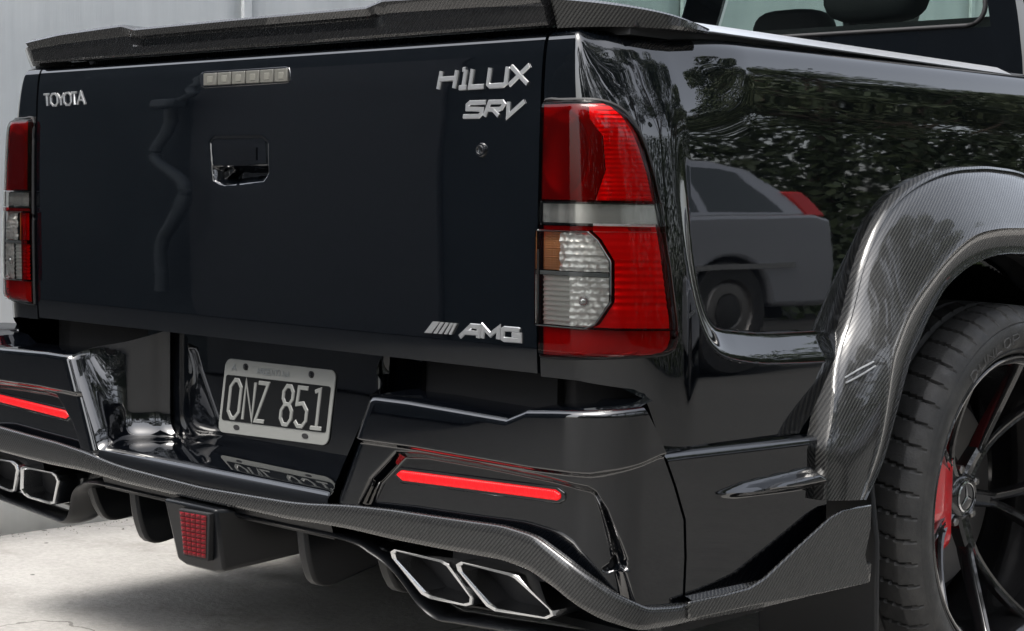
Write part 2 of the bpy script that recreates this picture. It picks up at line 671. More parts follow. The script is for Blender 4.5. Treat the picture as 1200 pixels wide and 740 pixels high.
def side_disp(s, z):
    sd = sdf(rpoly, s, z)
    # wide ledge along the bottom, narrower return along the rear edge
    wid = .028 + .018 * sstep((s - rp[5][0]) / .10) * sstep((.80 - z) / .06)
    m = np.clip(-sd / wid, 0, 1)
    m = .75 * m + .25 * sstep(m)
    dd_ = np.maximum(smooth_interp(z, HWZ) - smooth_interp(z, INZ), 0)
    dd_ = np.where(z > 1.14, 0, dd_)
    return -dd_ * m


def bed_side(sign):
    S = np.concatenate([np.linspace(.7235, 1.05, 70), np.linspace(1.055, 1.62, 110), np.linspace(1.63, 2.20, 40)])
    Z = np.concatenate([np.linspace(.60, .70, 14, endpoint=False), np.linspace(.70, .86, 40, endpoint=False), np.linspace(.86, 1.16, 44, endpoint=False), np.linspace(1.16, 1.219, 18)])
    SS, ZZ = np.meshgrid(S, Z, indexing='ij')
    # underside of the corner: rises towards the tailgate
    zlow = np.interp(SS, [.72, .80, .87, .905, .93, 1.02], [.697, .697, .690, .672, .60, .596])
    top = 1.219
    ZZ = np.where(ZZ < .86, zlow + (ZZ - .60) / .26 * (.86 - zlow), ZZ)
    D = side_disp(SS, ZZ)
    P = body(SS * 1.0, ZZ, D)
    if sign < 0:
        P[..., 0] *= -1
    cy, cz = .93, .40
    yc = P[..., 1]
    inside = (yc - cy) ** 2 + (P[..., 2] - cz) ** 2 < .46 ** 2
    msk = ~(inside[:-1, :-1] & inside[1:, :-1] & inside[:-1, 1:] & inside[1:, 1:])
    o = tg('bed_side', P, M['paint'], mask=msk, flip=(sign > 0), angle=60)
    return o


bs_r = bed_side(1)
bs_l = bed_side(-1)
# inner end face of each corner, beside the tailgate
for sg in (1, -1):
    pts = [body(sg * .7235, z) for z in np.linspace(.697, 1.219, 24)]
    P = np.array([[p, p + np.array([0, .06, 0])] for p in pts])
    tg('corner_return', P, M['gloss_black'], bs_r if sg > 0 else bs_l)

# ---- tailgate
XS = np.unique(np.concatenate([np.linspace(-.7165, .7165, 120), np.linspace(-.135, .075, 80)]))
ZS = np.unique(np.concatenate([np.linspace(.701, 1.16, 70), np.linspace(1.16, 1.219, 16), np.linspace(.95, 1.10, 60)]))
XX, ZZ = np.meshgrid(XS, ZS, indexing='ij')
hp = np.array([at(x, y, 1, -.005)[[0, 2]] for x, y in [(245, 165), (251, 158), (308, 157), (317, 165), (318, 205), (311, 216), (262, 221), (250, 216)]])
hl = np.array([at(x, y, 1, -.005)[[0, 2]] for x, y in [(250, 195), (315, 193), (315, 204), (309, 213), (263, 218), (252, 213)]])
P = body(XX, ZZ)
dep = .0022 * sstep(-sdf(hp, XX, ZZ) / .010) + .032 * sstep(-sdf(hl, XX, ZZ) / .013)
P[..., 1] += dep
# edge returns
b0 = P[0].copy()
b0[:, 1] += .05
b1 = P[-1].copy()
b1[:, 1] += .05
P = np.concatenate([b0[None], P, b1[None]], 0)
lo = P[:, :1].copy()
lo[..., 1] += .05
P = np.concatenate([lo, P], 1)
tailgate = tg('tailgate', P, M['paint'], flip=True, angle=40)


def onback(px, py, off=0.0):
    """photo pixel -> point on the tailgate skin, pushed 'off' outwards"""
    p = at(px, py, 1, 0)
    for _ in range(4):
        y = float(smooth_interp(p[2], YRZ)) - off
        p = at(px, py, 1, y)
    return p


# handle: flap over the scoop, with a raised bezel line
fl = [onback(x, y, -.001) for x, y in [(252, 168), (311, 166), (312, 191), (252, 193)]]
V, F = prism(fl, (0, .012, 0))
hd = tp('handle_flap', V, F, M['paint'], tailgate)
fl = [onback(x, y, .001) for x, y in [(262, 174), (300, 173), (300, 188), (262, 189)]]
V, F = prism(fl, (0, .006, 0))
tp('handle_insert', V, F, M['bumper'], tailgate)
fl = [onback(x, y, -.02) for x, y in [(258, 204), (272, 197), (276, 199), (262, 213)]]
V, F = prism(fl, (0, .006, 0))
tp('handle_link', V, F, M['gloss_black'], tailgate, bevel=.001)

# third brake light
bl_px = [(233, 92), (235, 86), (240, 83.5), (334, 77.5), (339, 79), (340.5, 85), (340, 94), (336, 98), (240, 104), (235, 102)]
fr = [onback(x, y, .001) for x, y in bl_px]
V, F = prism(fr, (0, .02, 0))
tl3 = tp('brake_light', V, F, M['gloss_black'], tailgate, bevel=.002)
for i in range(6):
    t0, t1 = .02 + i * .163, .02 + (i + 1) * .163 - .012

    def bq(t, v_):
        return (236 + 102 * t, (86.5 - 6.5 * t) * (1 - v_) + (101 - 5.2 * t) * v_)
    q = [onback(*bq(t, v_), .004) for t, v_ in ((t0, 0), (t1, 0), (t1, 1), (t0, 1))]
    V, F = prism(q, (0, .008, 0))
    tp('lamp_segment', V, F, M['light_lens'], tailgate, bevel=.0015)
    q = [onback(*bq((t0 + t1) / 2 + e, v_), .0047) for e, v_ in ((-.03, .25), (.03, .25), (.03, .8), (-.03, .8))]
    V, F = prism(q, (0, .003, 0))
    tp('led_cell', V, F, M['led_cell'], tailgate, bevel=.001)

# lock
cpt = onback(564, 176, .001)
V, F = lathe([(0, .0), (-.003, .0075), (-.003, .010), (0, .0115), (.006, .0115)], 24)
V = np.array([(cpt[0] + b, cpt[1] + a, cpt[2] + c_) for a, b, c_ in V])
lock = tp('lock', V, F, M['gloss_black'], tailgate)
V, F = boxvf(cpt[0] - .0012, cpt[0] + .0012, cpt[1] - .0045, cpt[1] - .002, cpt[2] - .005, cpt[2] + .005)
tp('keyhole', V, F, M['chrome'], tailgate)
V, F = lathe([(-.0032, .0058), (-.0045, .0066), (-.0032, .0074)], 24)
V = np.array([(cpt[0] + b, cpt[1] + a, cpt[2] + c_) for a, b, c_ in V])
tp('lock_ring', V, F, M['gloss_black'], tailgate)

# ---- lettering: strokes as mitred strips with thickness
GL = {  # letters in a unit box, lists of poly lines (closed if first == last)
    'T': [[(0, 1), (1, 1)], [(.5, 1), (.5, 0)]],
    'O': [[(.28, 0), (.72, 0), (1, .25), (1, .75), (.72, 1), (.28, 1), (0, .75), (0, .25), (.28, 0)]],
    'Y': [[(0, 1), (.5, .48), (1, 1)], [(.5, .48), (.5, 0)]],
    'A': [[(0, 0), (.5, 1), (1, 0)], [(.2, .36), (.8, .36)]],
    'H': [[(0, 0), (0, 1)], [(1, 0), (1, 1)], [(0, .55), (1, .55)]],
    'I': [[(.5, 0), (.5, 1)], [(.1, 0), (.9, 0)], [(.2, 1), (.5, 1)]],
    'L': [[(0, 1), (0, 0), (1, 0)]],
    'U': [[(0, 1), (0, .12), (.12, 0), (.88, 0), (1, .12), (1, 1)]],
    'X': [[(0, 0), (1, 1)], [(0, 1), (1, 0)]],
    'S': [[(1, 1), (.15, 1), (.05, .85), (.1, .55), (.9, .5), (.95, .2), (.85, 0), (0, 0)]],
    'R': [[(0, 0), (0, 1), (.85, 1), (1, .85), (.95, .55), (.8, .48), (.1, .48)], [(.45, .45), (1, 0)]],
    'V': [[(0, 1), (.4, 0), (1, 1)]],
    'M': [[(0, 0), (0, 1), (.5, .35), (1, 1), (1, 0)]],
    'G': [[(1, .95), (.9, 1), (.1, 1), (0, .9), (0, .1), (.1, 0), (1, 0), (1, .5), (.55, .5)]],
    'a': [[(0, 0), (.55, 1), (1, 1), (1, 0)], [(.3, .4), (1, .4)]],
    'N': [[(0, 0), (0, 1), (1, 0), (1, 1)]],
    'Z': [[(0, 1), (1, 1), (0, 0), (1, 0)]],
    'E': [[(1, 1), (0, 1), (0, 0), (1, 0)], [(0, .52), (.8, .52)]],
    'D': [[(0, 0), (0, 1), (.6, 1), (1, .7), (1, .3), (.6, 0), (0, 0)]],
    'P': [[(0, 0), (0, 1), (.8, 1), (1, .85), (1, .6), (.8, .45), (0, .45)]],
    '0': [[(.35, 0), (.65, 0), (1, .18), (1, .82), (.65, 1), (.35, 1), (0, .82), (0, .18), (.35, 0)]],
    '8': [[(.3, .53), (.7, .53), (.95, .68), (.95, .86), (.7, 1), (.3, 1), (.05, .86), (.05, .68), (.3, .53)],
          [(.3, .53), (.7, .53), (1, .36), (1, .16), (.7, 0), (.3, 0), (0, .16), (0, .36), (.3, .53)]],
    '5': [[(.95, 1), (.08, 1), (.04, .56), (.6, .6), (1, .42), (1, .16), (.7, 0), (.3, 0), (0, .12)]],
    '1': [[(.5, 0), (.5, 1), (.1, .94)], [(0, 0), (1, 0)]],
}


def strip2d(pts, wd, plane):
    """mitred ribbon; plane(u, v) -> u, v in metres ; returns left and right loops in metres"""
    p = np.array([plane(*q) for q in pts])
    closed = np.allclose(p[0], p[-1])
    if closed:
        p = p[:-1]
    n_ = len(p)
    L, Rr = [], []
    for i in range(n_):
        a = p[i - 1] if (i > 0 or closed) else None
        b = p[(i + 1) % n_] if (i < n_ - 1 or closed) else None
        d1 = (p[i] - a) / np.linalg.norm(p[i] - a) if a is not None else None
        d2 = (b - p[i]) / np.linalg.norm(b - p[i]) if b is not None else None
        if d1 is None:
            d1 = d2
        if d2 is None:
            d2 = d1
        n1 = np.array([-d1[1], d1[0]])
        n2 = np.array([-d2[1], d2[0]])
        mt = n1 + n2
        mt /= np.linalg.norm(mt) + 1e-9
        k = wd / 2 / max(mt @ n1, .5)
        ext = 0
        L.append(p[i] + mt * k + ext)
        Rr.append(p[i] - mt * k)
    return np.array(L), np.array(Rr), closed


def glyphs(word, slots, wd, cell, to3d, depth):
    """word laid out with per-letter slots [(u0,u1)], cell(u, v)-> metres (2-D), to3d(metres2d, h) -> xyz"""
    parts = []
    h_ = 0
    for ch, (u0, u1) in zip(word, slots):
        for k, line in enumerate(GL[ch]):
            L, Rr, closed = strip2d([(u0 + (u1 - u0) * a, b) for a, b in line], wd, cell)
            n_ = len(L)
            hh = depth + .0003 * k
            mid = .35
            V = []
            for q in range(n_):
                c_ = (L[q] + Rr[q]) / 2
                V += [to3d(L[q], 0), to3d(c_ + (L[q] - c_) * .72, hh), to3d(c_ + (Rr[q] - c_) * .72, hh), to3d(Rr[q], 0)]
            F = []
            for q in range(n_ if closed else n_ - 1):
                e = (q + 1) % n_
                for j in range(3):
                    F.append((q * 4 + j, e * 4 + j, e * 4 + j + 1, q * 4 + j + 1))
            if not closed:
                F += [(0, 1, 2, 3), tuple((n_ - 1) * 4 + j for j in (3, 2, 1, 0))]
            parts.append((V, F))
    return join(parts)


def badge(name, word, slots, corners, wd, mt, depth=.0018):
    """corners: photo pixels of bottom-left, bottom-right, top-left, top-right of the word"""
    bl_, br_, tl_, tr_ = [onback(*c_)[[0, 2]] for c_ in corners]

    def cell(u, v_):
        return (bl_ * (1 - u) + br_ * u) * (1 - v_) + (tl_ * (1 - u) + tr_ * u) * v_

    def to3d(q, h):
        return np.array([q[0], float(smooth_interp(q[1], YRZ)) - .0008 - h, q[1]])
    V, F = glyphs(word, slots, wd, cell, to3d, depth)
    return tp(name, V, F, mt, tailgate, angle=20)


badge('maker_lettering', 'TOYOTA', [(0, .14), (.165, .335), (.34, .50), (.50, .67), (.68, .82), (.82, 1)], [(53, 124.5), (100, 122.5), (52, 111), (99.5, 108)], .0046, M['badge'])
badge('model_lettering', 'HILUX', [(.02, .20), (.25, .35), (.375, .53), (.57, .76), (.80, .99)], [(512, 105), (620, 98.5), (516, 84), (622, 76.5)], .0085, M['badge'])
badge('trim_lettering', 'SRV', [(.03, .36), (.42, .68), (.74, 1)], [(542, 137), (606, 136), (546, 121), (615, 119)], .0078, M['badge'])
badge('emblem_lettering', 'aMG', [(.05, .34), (.41, .66), (.73, 1)], [(536, 394.5), (610, 399.5), (538, 381), (610, 387)], .0085, M['badge'])
# slanted bars before the emblem letters
parts = []
for k, (a, b, wd) in enumerate([(498, 512, 8), (508.5, 521, 4), (514.5, 527, 4), (521, 532.5, 3.5), (526.5, 537, 3.2)]):
    q = [onback(a, 390.2 + (a - 498) * .065, .001), onback(a + wd, 390.6 + (a - 498) * .065, .001), onback(b - 4 + wd, 377.5 + (a - 498) * .07, .001), onback(b - 4, 377 + (a - 498) * .07, .001)]
    parts.append(prism([p - np.array([0, .0018, 0]) for p in q], (0, .002, 0)))
V, F = join(parts)
tp('emblem_bars', V, F, M['badge'], tailgate)

# ---- spoiler cap along the top of the tailgate
def ztop(a):
    a = np.abs(a)
    zt_ = np.interp(a, [0, .335, .378, .60, .70, .74], [1.277, 1.276, 1.286, 1.280, 1.272, 1.268])
    return zt_


def spoiler_prof(s_, zt_, groove):
    b = 1.2275
    h = zt_ - b
    g = .010 * groove
    return [(.030, b), (-.006, b - .001), (-.011, b + .003), (-.014, b + h * .30), (-.015 + g, b + h * .36), (-.018 + g, b + h * .62), (-.022, b + h * .70), (-.030, b + h * .92), (-.028, b + h * .985), (-.022, b + h), (.03, b + h * .98), (.09, b + h * .75), (.12, b + .002), (.12, b)]


S = np.concatenate([np.linspace(-.728, -.40, 22), np.linspace(-.395, -.31, 14), np.linspace(-.30, .30, 26), np.linspace(.31, .395, 14), np.linspace(.40, .728, 22)])
P = []
for s_ in S:
    gr = 1 - sstep((abs(s_) - .33) / .045)
    pr = spoiler_prof(s_, float(ztop(s_)), gr)
    P.append([(s_, .004 + a, z) for a, z in pr])
P = np.array(P)
V, F = grid(P)
npf = P.shape[1]
F += [tuple(range(npf)), tuple((len(S) - 1) * npf + k for k in range(npf - 1, -1, -1))]
tp('tailgate_spoiler', V, F, M['carbon_dark'], angle=25)
# end caps on the bed corners
for sg in (1, -1):
    S = np.linspace(.734, 1.0, 26)
    P = []
    for s_ in S:
        x, y, t = plan(s_, .862, .13)
        f_ = (s_ - .734) / .266
        zt_ = 1.2275 + .042 * (1 - f_) ** .9 + .001
        b = 1.2225
        h = zt_ - b
        row = []
        for a, zz in [(.03, b), (-.004, b), (-.008, b + h * .25), (-.016 * (1 - f_) - .004, b + h * .88), (-.006, b + h), (.05, b + h * .97), (.07, b + h * .5), (.07, b)]:
            row.append((sg * (x - a * math.sin(t)), y + .014 + a * math.cos(t), zz))
        P.append(row)
    P = np.array(P)
    V, F = grid(P, flip=sg < 0)
    k8 = P.shape[1]
    F += [tuple(range(k8)), tuple((len(S) - 1) * k8 + k for k in range(k8))]
    tp('spoiler_end', V, F, M['carbon'], angle=25)

# ---- bed rail, seal and cover
for sg in (1, -1):
    n_ = 40
    y = np.linspace(.075, 1.16, n_)
    P = []
    for q in y:
        zr = 1.2455 - .0155 * q
        xo = .852
        e = max(0, (q - 1.10) / .06)            # mitred front end
        P.append([(sg * (xo - a), q + (0 if z_ < .5 else -.0) - e * .05 * z_ * .5, zr - .015 + .015 * z_) for a, z_ in [(.055, 0), (.002, -.05), (0, .08), (.004, .25), (.020, .95), (.05, 1.1), (.055, 1.0)]])
    P = np.array(P)
    V, F = grid(P, flip=sg < 0)
    F += [tuple(range(7)), tuple((n_ - 1) * 7 + k for k in range(7))]
    rail = tp('bed_rail', V, F, M['alu'], angle=30)
    V, F = prism([(sg * .835, .06, 1.212), (sg * .79, .06, 1.212), (sg * .79, .06, 1.237), (sg * .835, .06, 1.237)], (0, 1.12, -.016))
    tp('rail_seal', V, F, M['rubber_in'], rail)
    V, F = boxvf(sg * .78, sg * .845, .062, .078, 1.222, 1.2465)
    tp('rail_end_cap', V, F, M['rubber_in'], rail, bevel=.003)
V, F = boxvf(-.79, .79, .06, 1.30, 1.19, 1.222)
tp('bed_cover', V, F, M['black_plastic'])
V, F = boxvf(-.70, .70, .06, 1.38, .46, .74)
tp('bed_floor', V, F, M['void'])
V, F = boxvf(-.86, .86, 1.40, 1.44, .46, 1.19)
tp('bed_front', V, F, M['void'])

# ---- tail lamps
LAMP_PX = [(637.5, 119), (660, 117.5), (690, 117), (708, 119), (724, 125), (737, 136), (748, 153), (757, 175), (765, 203), (771, 232), (776, 262), (782, 300), (787, 340), (791, 375), (792, 396), (789, 408), (781, 414), (760, 417), (725, 419), (690, 420), (660, 419.5), (640, 418.5), (636, 417)]
lamp_out = invpoly(LAMP_PX, bodypt, .75, 1.1)
s_in = .729
z_top = lamp_out[:, 1].max() - .0008
z_bot = lamp_out[:, 1].min() + .0008


def lamp_right(z):
    """outer edge s at height z"""
    p = lamp_out
    best = s_in
    for i in range(len(p) - 1):
        a, b = p[i], p[i + 1]
        if (a[1] - z) * (b[1] - z) <= 0 and abs(a[1] - b[1]) > 1e-7:
            best = max(best, a[0] + (b[0] - a[0]) * (z - a[1]) / (b[1] - a[1]))
    return best


def zpx(px, py):
    return inv(px, py, bodypt, .75, .9)


LZ = lambda y: zpx(640, y)[1]
z_band_t, z_band_b = zpx(640, 237)[1], zpx(640, 262)[1]
LOFF = .018     # lens stands proud of the body by this much


def lensoff(s, z, o=LOFF):
    """lens bulge: rolls back to the body at the lamp outline"""
    return o


def lamp_patch(name, z0, z1, sl_, sr_, off, mt, parent, sg, nz=24, ns=24, skirt=.0, bulge=0, waves=None):
    Z = np.linspace(z0, z1, nz)
    P = []
    for z in Z:
        a = sl_(z) if callable(sl_) else sl_
        b = sr_(z) if callable(sr_) else sr_
        t = np.linspace(0, 1, ns)
        s_ = a + (b - a) * t
        o = np.full(ns, off, float)
        if bulge:
            ez = min((z - z_bot), (z_top - z)) / .02
            es = np.minimum((s_ - s_in) / .008, (lamp_right(z) - s_) / .02)
            o = off - bulge * (1 - np.sqrt(np.clip(1 - (1 - np.clip(np.minimum(es, ez), 0, 1)) ** 2, 0, 1)))
        if waves is not None:
            o = o + waves(s_, z)
        P.append(body(s_, np.full(ns, z), o))
    P = np.array(P)
    if skirt:
        E = P[:, :1].copy()
        P0 = np.array([[body(sl_(z) if callable(sl_) else sl_, z, off - skirt)] for z in Z])
        P1 = np.array([[body(sr_(z) if callable(sr_) else sr_, z, off - skirt)] for z in Z])
        P = np.concatenate([P0, P, P1], 1)
        bt = P[:1].copy() * 1
        bt = body(np.array([s_in] * P.shape[1]), z0, 0)[None] * 0 + P[:1]
        T_ = P[-1:].copy()
        B_ = P[:1].copy()
        nrm = np.array([0, 1, 0]) * skirt
        P = np.concatenate([B_ + nrm, P, T_ + nrm], 0)
    if sg < 0:
        P[..., 0] *= -1
    return tg(name, P, mt, parent, flip=(sg > 0), angle=40)


def lamp(sg):
    ins = .004 if sg > 0 else .020
    # backing bowl, dark
    base = lamp_patch('tail_lamp', z_bot, z_top, s_in, lamp_right, .001, M['gloss_black'], truck, sg, 40, 16)
    # black seal round the outline
    loop = [body(s_in - .001, z, .002) for z in np.linspace(z_bot, z_top, 12)] + [body(s, z, .002) for s, z in lamp_out[1:-1]]
    loop = np.array(loop + [loop[0]])
    if sg < 0:
        loop[:, 0] *= -1
    V, F = tube(smooth_path(loop, 90), .0032, .0032, 6)
    tp('seal', V, F, M['rubber_in'], base)
    fr = lambda z: lamp_right(z) - .002
    # outer lenses
    inset = invpoly([(642, 270), (694, 271), (704, 281), (718, 306), (718, 354), (702, 380), (690, 386), (643, 381)], bodypt, .75, .9)
    zi_t, zi_b = inset[0][1], inset[-1][1]

    def inset_r(z):
        q = inset[1:7]
        return float(np.interp(z, q[::-1, 1], q[::-1, 0]))
    lamp_patch('red_lens', z_band_t + .0015, z_top, s_in, fr, LOFF, M['red_lens'], base, sg, 34, 30, .016, .012)
    lamp_patch('clear_lens', z_band_b, z_band_t, s_in, fr, LOFF + .001, M['clear_lens'], base, sg, 6, 30, .016, .012)
    lamp_patch('red_lens', zi_t + .001, z_band_b - .0015, s_in, fr, LOFF, M['red_lens'], base, sg, 4, 30, .016, .012)
    lamp_patch('red_lens', zi_b, zi_t, lambda z: inset_r(z) + .0015, fr, LOFF, M['red_lens'], base, sg, 26, 24, .0, .012)
    lamp_patch('red_lens', z_bot, zi_b - .001, s_in, fr, LOFF, M['red_lens'], base, sg, 10, 30, .016, .012)
    lamp_patch('clear_lens', zi_b, zi_t, s_in + ins, inset_r, LOFF + .002, M['clear_lens'], base, sg, 24, 14, .006)
    lamp_patch('red_lens', zi_b, zi_t, s_in, s_in + ins, LOFF, M['red_lens'], base, sg, 10, 3, .016)
    # pale frame of the inset
    loop = [body(s, z, LOFF - .002) for s, z in np.vstack([[(s_in + ins, zi_t)], inset[1:7], [(s_in + ins, zi_b)], [(s_in + ins, zi_t)]])]
    loop = np.array(loop)
    if sg < 0:
        loop[:, 0] *= -1
    V, F = tube(np.vstack([np.linspace(loop[i], loop[i + 1], 6)[:-1] for i in range(len(loop) - 1)]), .0018, .0018, 6)
    tp('inset_frame', V, F, M['plate_grey'], base)
    # reflectors behind the lenses -------------------------------------------------
    zc_u = (z_band_t + z_top) / 2

    def bowl(s_, z):
        r = np.hypot((s_ - .782) / .046, (z - zc_u) / .062)
        return -.0085 * np.clip(1 - r * r, 0, 1) ** .6
    inner_u = invpoly([(694, 140), (708, 160), (711, 200), (700, 236)], bodypt, .78, 1.05)

    def split_u(z):
        return float(np.interp(z, inner_u[::-1, 1], inner_u[::-1, 0]))
    lamp_patch('bowl_reflector', z_band_t + .004, z_top - .006, s_in + .006, split_u, .011, M['lamp_dim'], base, sg, 40, 26, 0, 0, bowl)
    rib = lambda s_, z: -.0025 * abs(math.sin(z * 480)) * np.clip((s_ - .84) / .02, 0, 1)
    lamp_patch('ribbed_reflector', z_band_t + .004, z_top - .006, lambda z: split_u(z) + .001, lambda z: max(lamp_right(z) - .012, split_u(z) + .002), .011, M['lamp_red_bright'], base, sg, 110, 16, 0, 0, rib)
    flut = lambda s_, z: -.0006 * np.abs(np.sin(s_ * 90))
    lamp_patch('band_reflector', z_band_b + .002, z_band_t - .002, s_in + .006, lambda z: lamp_right(z) - .010, .008, M['band'], base, sg, 6, 90, 0, 0, flut)
    zmid = zpx(660, 320)[1]
    lamp_patch('divider_bar', zmid - .003, zmid + .003, s_in + .006, lambda z: inset_r(z) - .003, .013, M['plate_grey'], base, sg, 3, 10)
    s_am = zpx(662, 300)[0]
    s_ref = zpx(676, 300)[0]
    hatch = lambda s_, z: -.0015 * (np.abs(np.sin(s_ * 900)) * .5 + .5 * abs(math.sin(z * 900)))
    lamp_patch('amber_panel', zmid + .004, zi_t - .002, s_in + .007, s_am, .007, M['amber'], base, sg, 46, 30, 0, 0, hatch)

    def pleat(s_, z):
        return -.006 * np.clip(1 - ((s_ - (s_ref + .018)) / .028) ** 2, 0, 1) - .0015 * abs(math.sin(z * 330)) + .0012 * np.sin(s_ * 420) * math.cos(z * 260)
    lamp_patch('cut_reflector', zmid + .004, zi_t - .002, s_am, lambda z: inset_r(z) - .003, .012, M['silver'], base, sg, 40, 24, 0, 0, pleat)
    lamp_patch('cut_reflector', zi_b + .002, zmid - .004, lambda z: s_ref - .006, lambda z: inset_r(z) - .003, .012, M['silver'], base, sg, 46, 24, 0, 0, pleat)
    rb2 = lambda s_, z: -.0022 * abs(math.sin(z * 420)) + 0 * s_
    lamp_patch('ribbed_panel', zi_b + .002, zmid - .004, s_in + .007, s_ref - .006, .007, M['lamp_grey'], base, sg, 90, 8, 0, 0, rb2)
    # bulb seen through the reversing lens
    bc = body(s_ref + .016, (zi_b + zmid) / 2, .004)
    V, F = [], []
    bm = bmesh.new()
    bmesh.ops.create_icosphere(bm, subdivisions=2, radius=.009)
    V = [np.array(v_.co) + bc for v_ in bm.verts]
    F = [tuple(v_.index for v_ in f_.verts) for f_ in bm.faces]
    bm.free()
    V = np.array(V)
    if sg < 0:
        V[:, 0] *= -1
    tp('bulb', V, F, M['chrome'], base)
    # red reflector steps beside the inset
    step = lambda s_, z: -.0022 * abs(math.sin(z * 300)) * (1 if zmid - .05 < z < zmid + .02 else .2) - .004 * np.clip((s_ - .86) / .05, 0, 1)
    lamp_patch('stepped_reflector', zi_b + .002, zi_t + .012, lambda z: inset_r(min(max(z, zi_b), zi_t)) + .004, lambda z: lamp_right(z) - .012, .008, M['lamp_red_bright'], base, sg, 90, 18, 0, 0, step)
    lamp_patch('base_reflector', z_bot + .004, zi_b - .002, s_in + .006, lambda z: lamp_right(z) - .012, .006, M['lamp_mid'], base, sg, 12, 40, 0, 0, lambda s_, z: -.0015 * np.abs(np.sin(s_ * 190)))
    lamp_patch('top_strip_reflector', zi_t + .002, z_band_b - .003, s_in + .006, lambda z: lamp_right(z) - .02, .006, M['lamp_mid'], base, sg, 6, 30)
    return base


M['lamp_dim'] = mat('lamp_reflector_shaded', (.15, .145, .145), .35, .2)  # darker reflector copy: the bowl's inner shading is put into the colour
M['lamp_mid'] = mat('lamp_reflector_mid', (.40, .39, .39), .35, .2)
M['lamp_grey'] = mat('lamp_panel_grey', (.55, .56, .54), .35, .1)
M['band'] = mat('lamp_band_silver', (.6, .6, .59), .25, .8)
_n = N(M['silver'])
_vo = _n.new('ShaderNodeTexVoronoi')
_vo.inputs['Scale'].default_value = 85
_n.link(_n.coord('Object'), _vo.inputs['Vector'])
_n.bump(_vo.outputs['Distance'], .5, .004)
M['lamp_red_bright'] = mat('lamp_reflector_pale', (.85, .83, .82), .35, .35)
lamp_r = lamp(1)
lamp_l = lamp(-1)

# ================================================================== BUMPER
BH, BC, BY = .942, .085, -.10


def bplan(s, off=0.0):
    x, y, t = plan(s, BH, BC)
    y = y + BY + .012 * (np.abs(x) / .9) ** 2 * np.cos(t)
    sg = np.sign(s)
    grow = .010 * sstep((y - .08) / .36)            # swells towards the wheel arch
    X = x + sg * (np.sin(t) * off + grow)
    Y = y - np.cos(t) * off
    return X, Y


def bump_s(s, z, off=0.0):
    X, Y = bplan(s, off)
    return np.stack([X, Y, z + 0 * X], -1)


def bpt(s, z):
    return bump_s(s, z)


BSIDE = BH - BC + BC * math.pi / 2
sy = lambda y: BSIDE + (y - BY - BC)
seam_tab = np.array([(.33, sy(.080)), (.382, sy(.082)), (.44, sy(.084)), (.497, sy(.080)), (.55, sy(.056)), (.603, sy(.027)), (.64, sy(.002)), (.669, sy(-.02)), (.70, sy(-.03))])
seam = lambda z: np.interp(z, seam_tab[:, 0], seam_tab[:, 1])
zt_tab = [(.36, .648), (.53, .649), (.745, .643), (.785, .659), (.84, .664), (.90, .668), (1.02, .676), (1.2, .680)]
ztb = lambda s: np.interp(np.abs(s), [a for a, b in zt_tab], [b for a, b in zt_tab])
trim_tab = [(0, .452), (.25, .456), (.40, .466), (.60, .470), (.74, .474), (.80, .468), (.86, .445), (.93, .405), (.985, .384), (1.05, .378), (1.3, .374)]
ztr = lambda s: np.interp(np.abs(s), [a for a, b in trim_tab], [b for a, b in trim_tab])     # top of the carbon trim
zcr = lambda s: np.interp(np.abs(s), [.36, .55, .80, .90, 1.02, 1.2], [.572, .575, .572, .574, .597, .606])
rec = invpoly([(418, 590), (432, 560), (462, 528), (490, 529), (560, 541), (640, 557), (690, 569), (700, 575), (712, 600), (728, 650), (748, 716), (700, 745), (620, 690), (540, 660), (418, 622)], bpt, .45, .5)
gro = invpoly([(686, 573), (700, 577), (714, 598), (726, 628), (737, 656), (738, 668), (722, 673), (714, 671), (721, 656), (713, 625), (702, 596)], bpt, .9, .55)
dim = invpoly([(702, 672), (716, 664), (733, 664), (732, 671), (716, 676)], bpt, .95, .47)


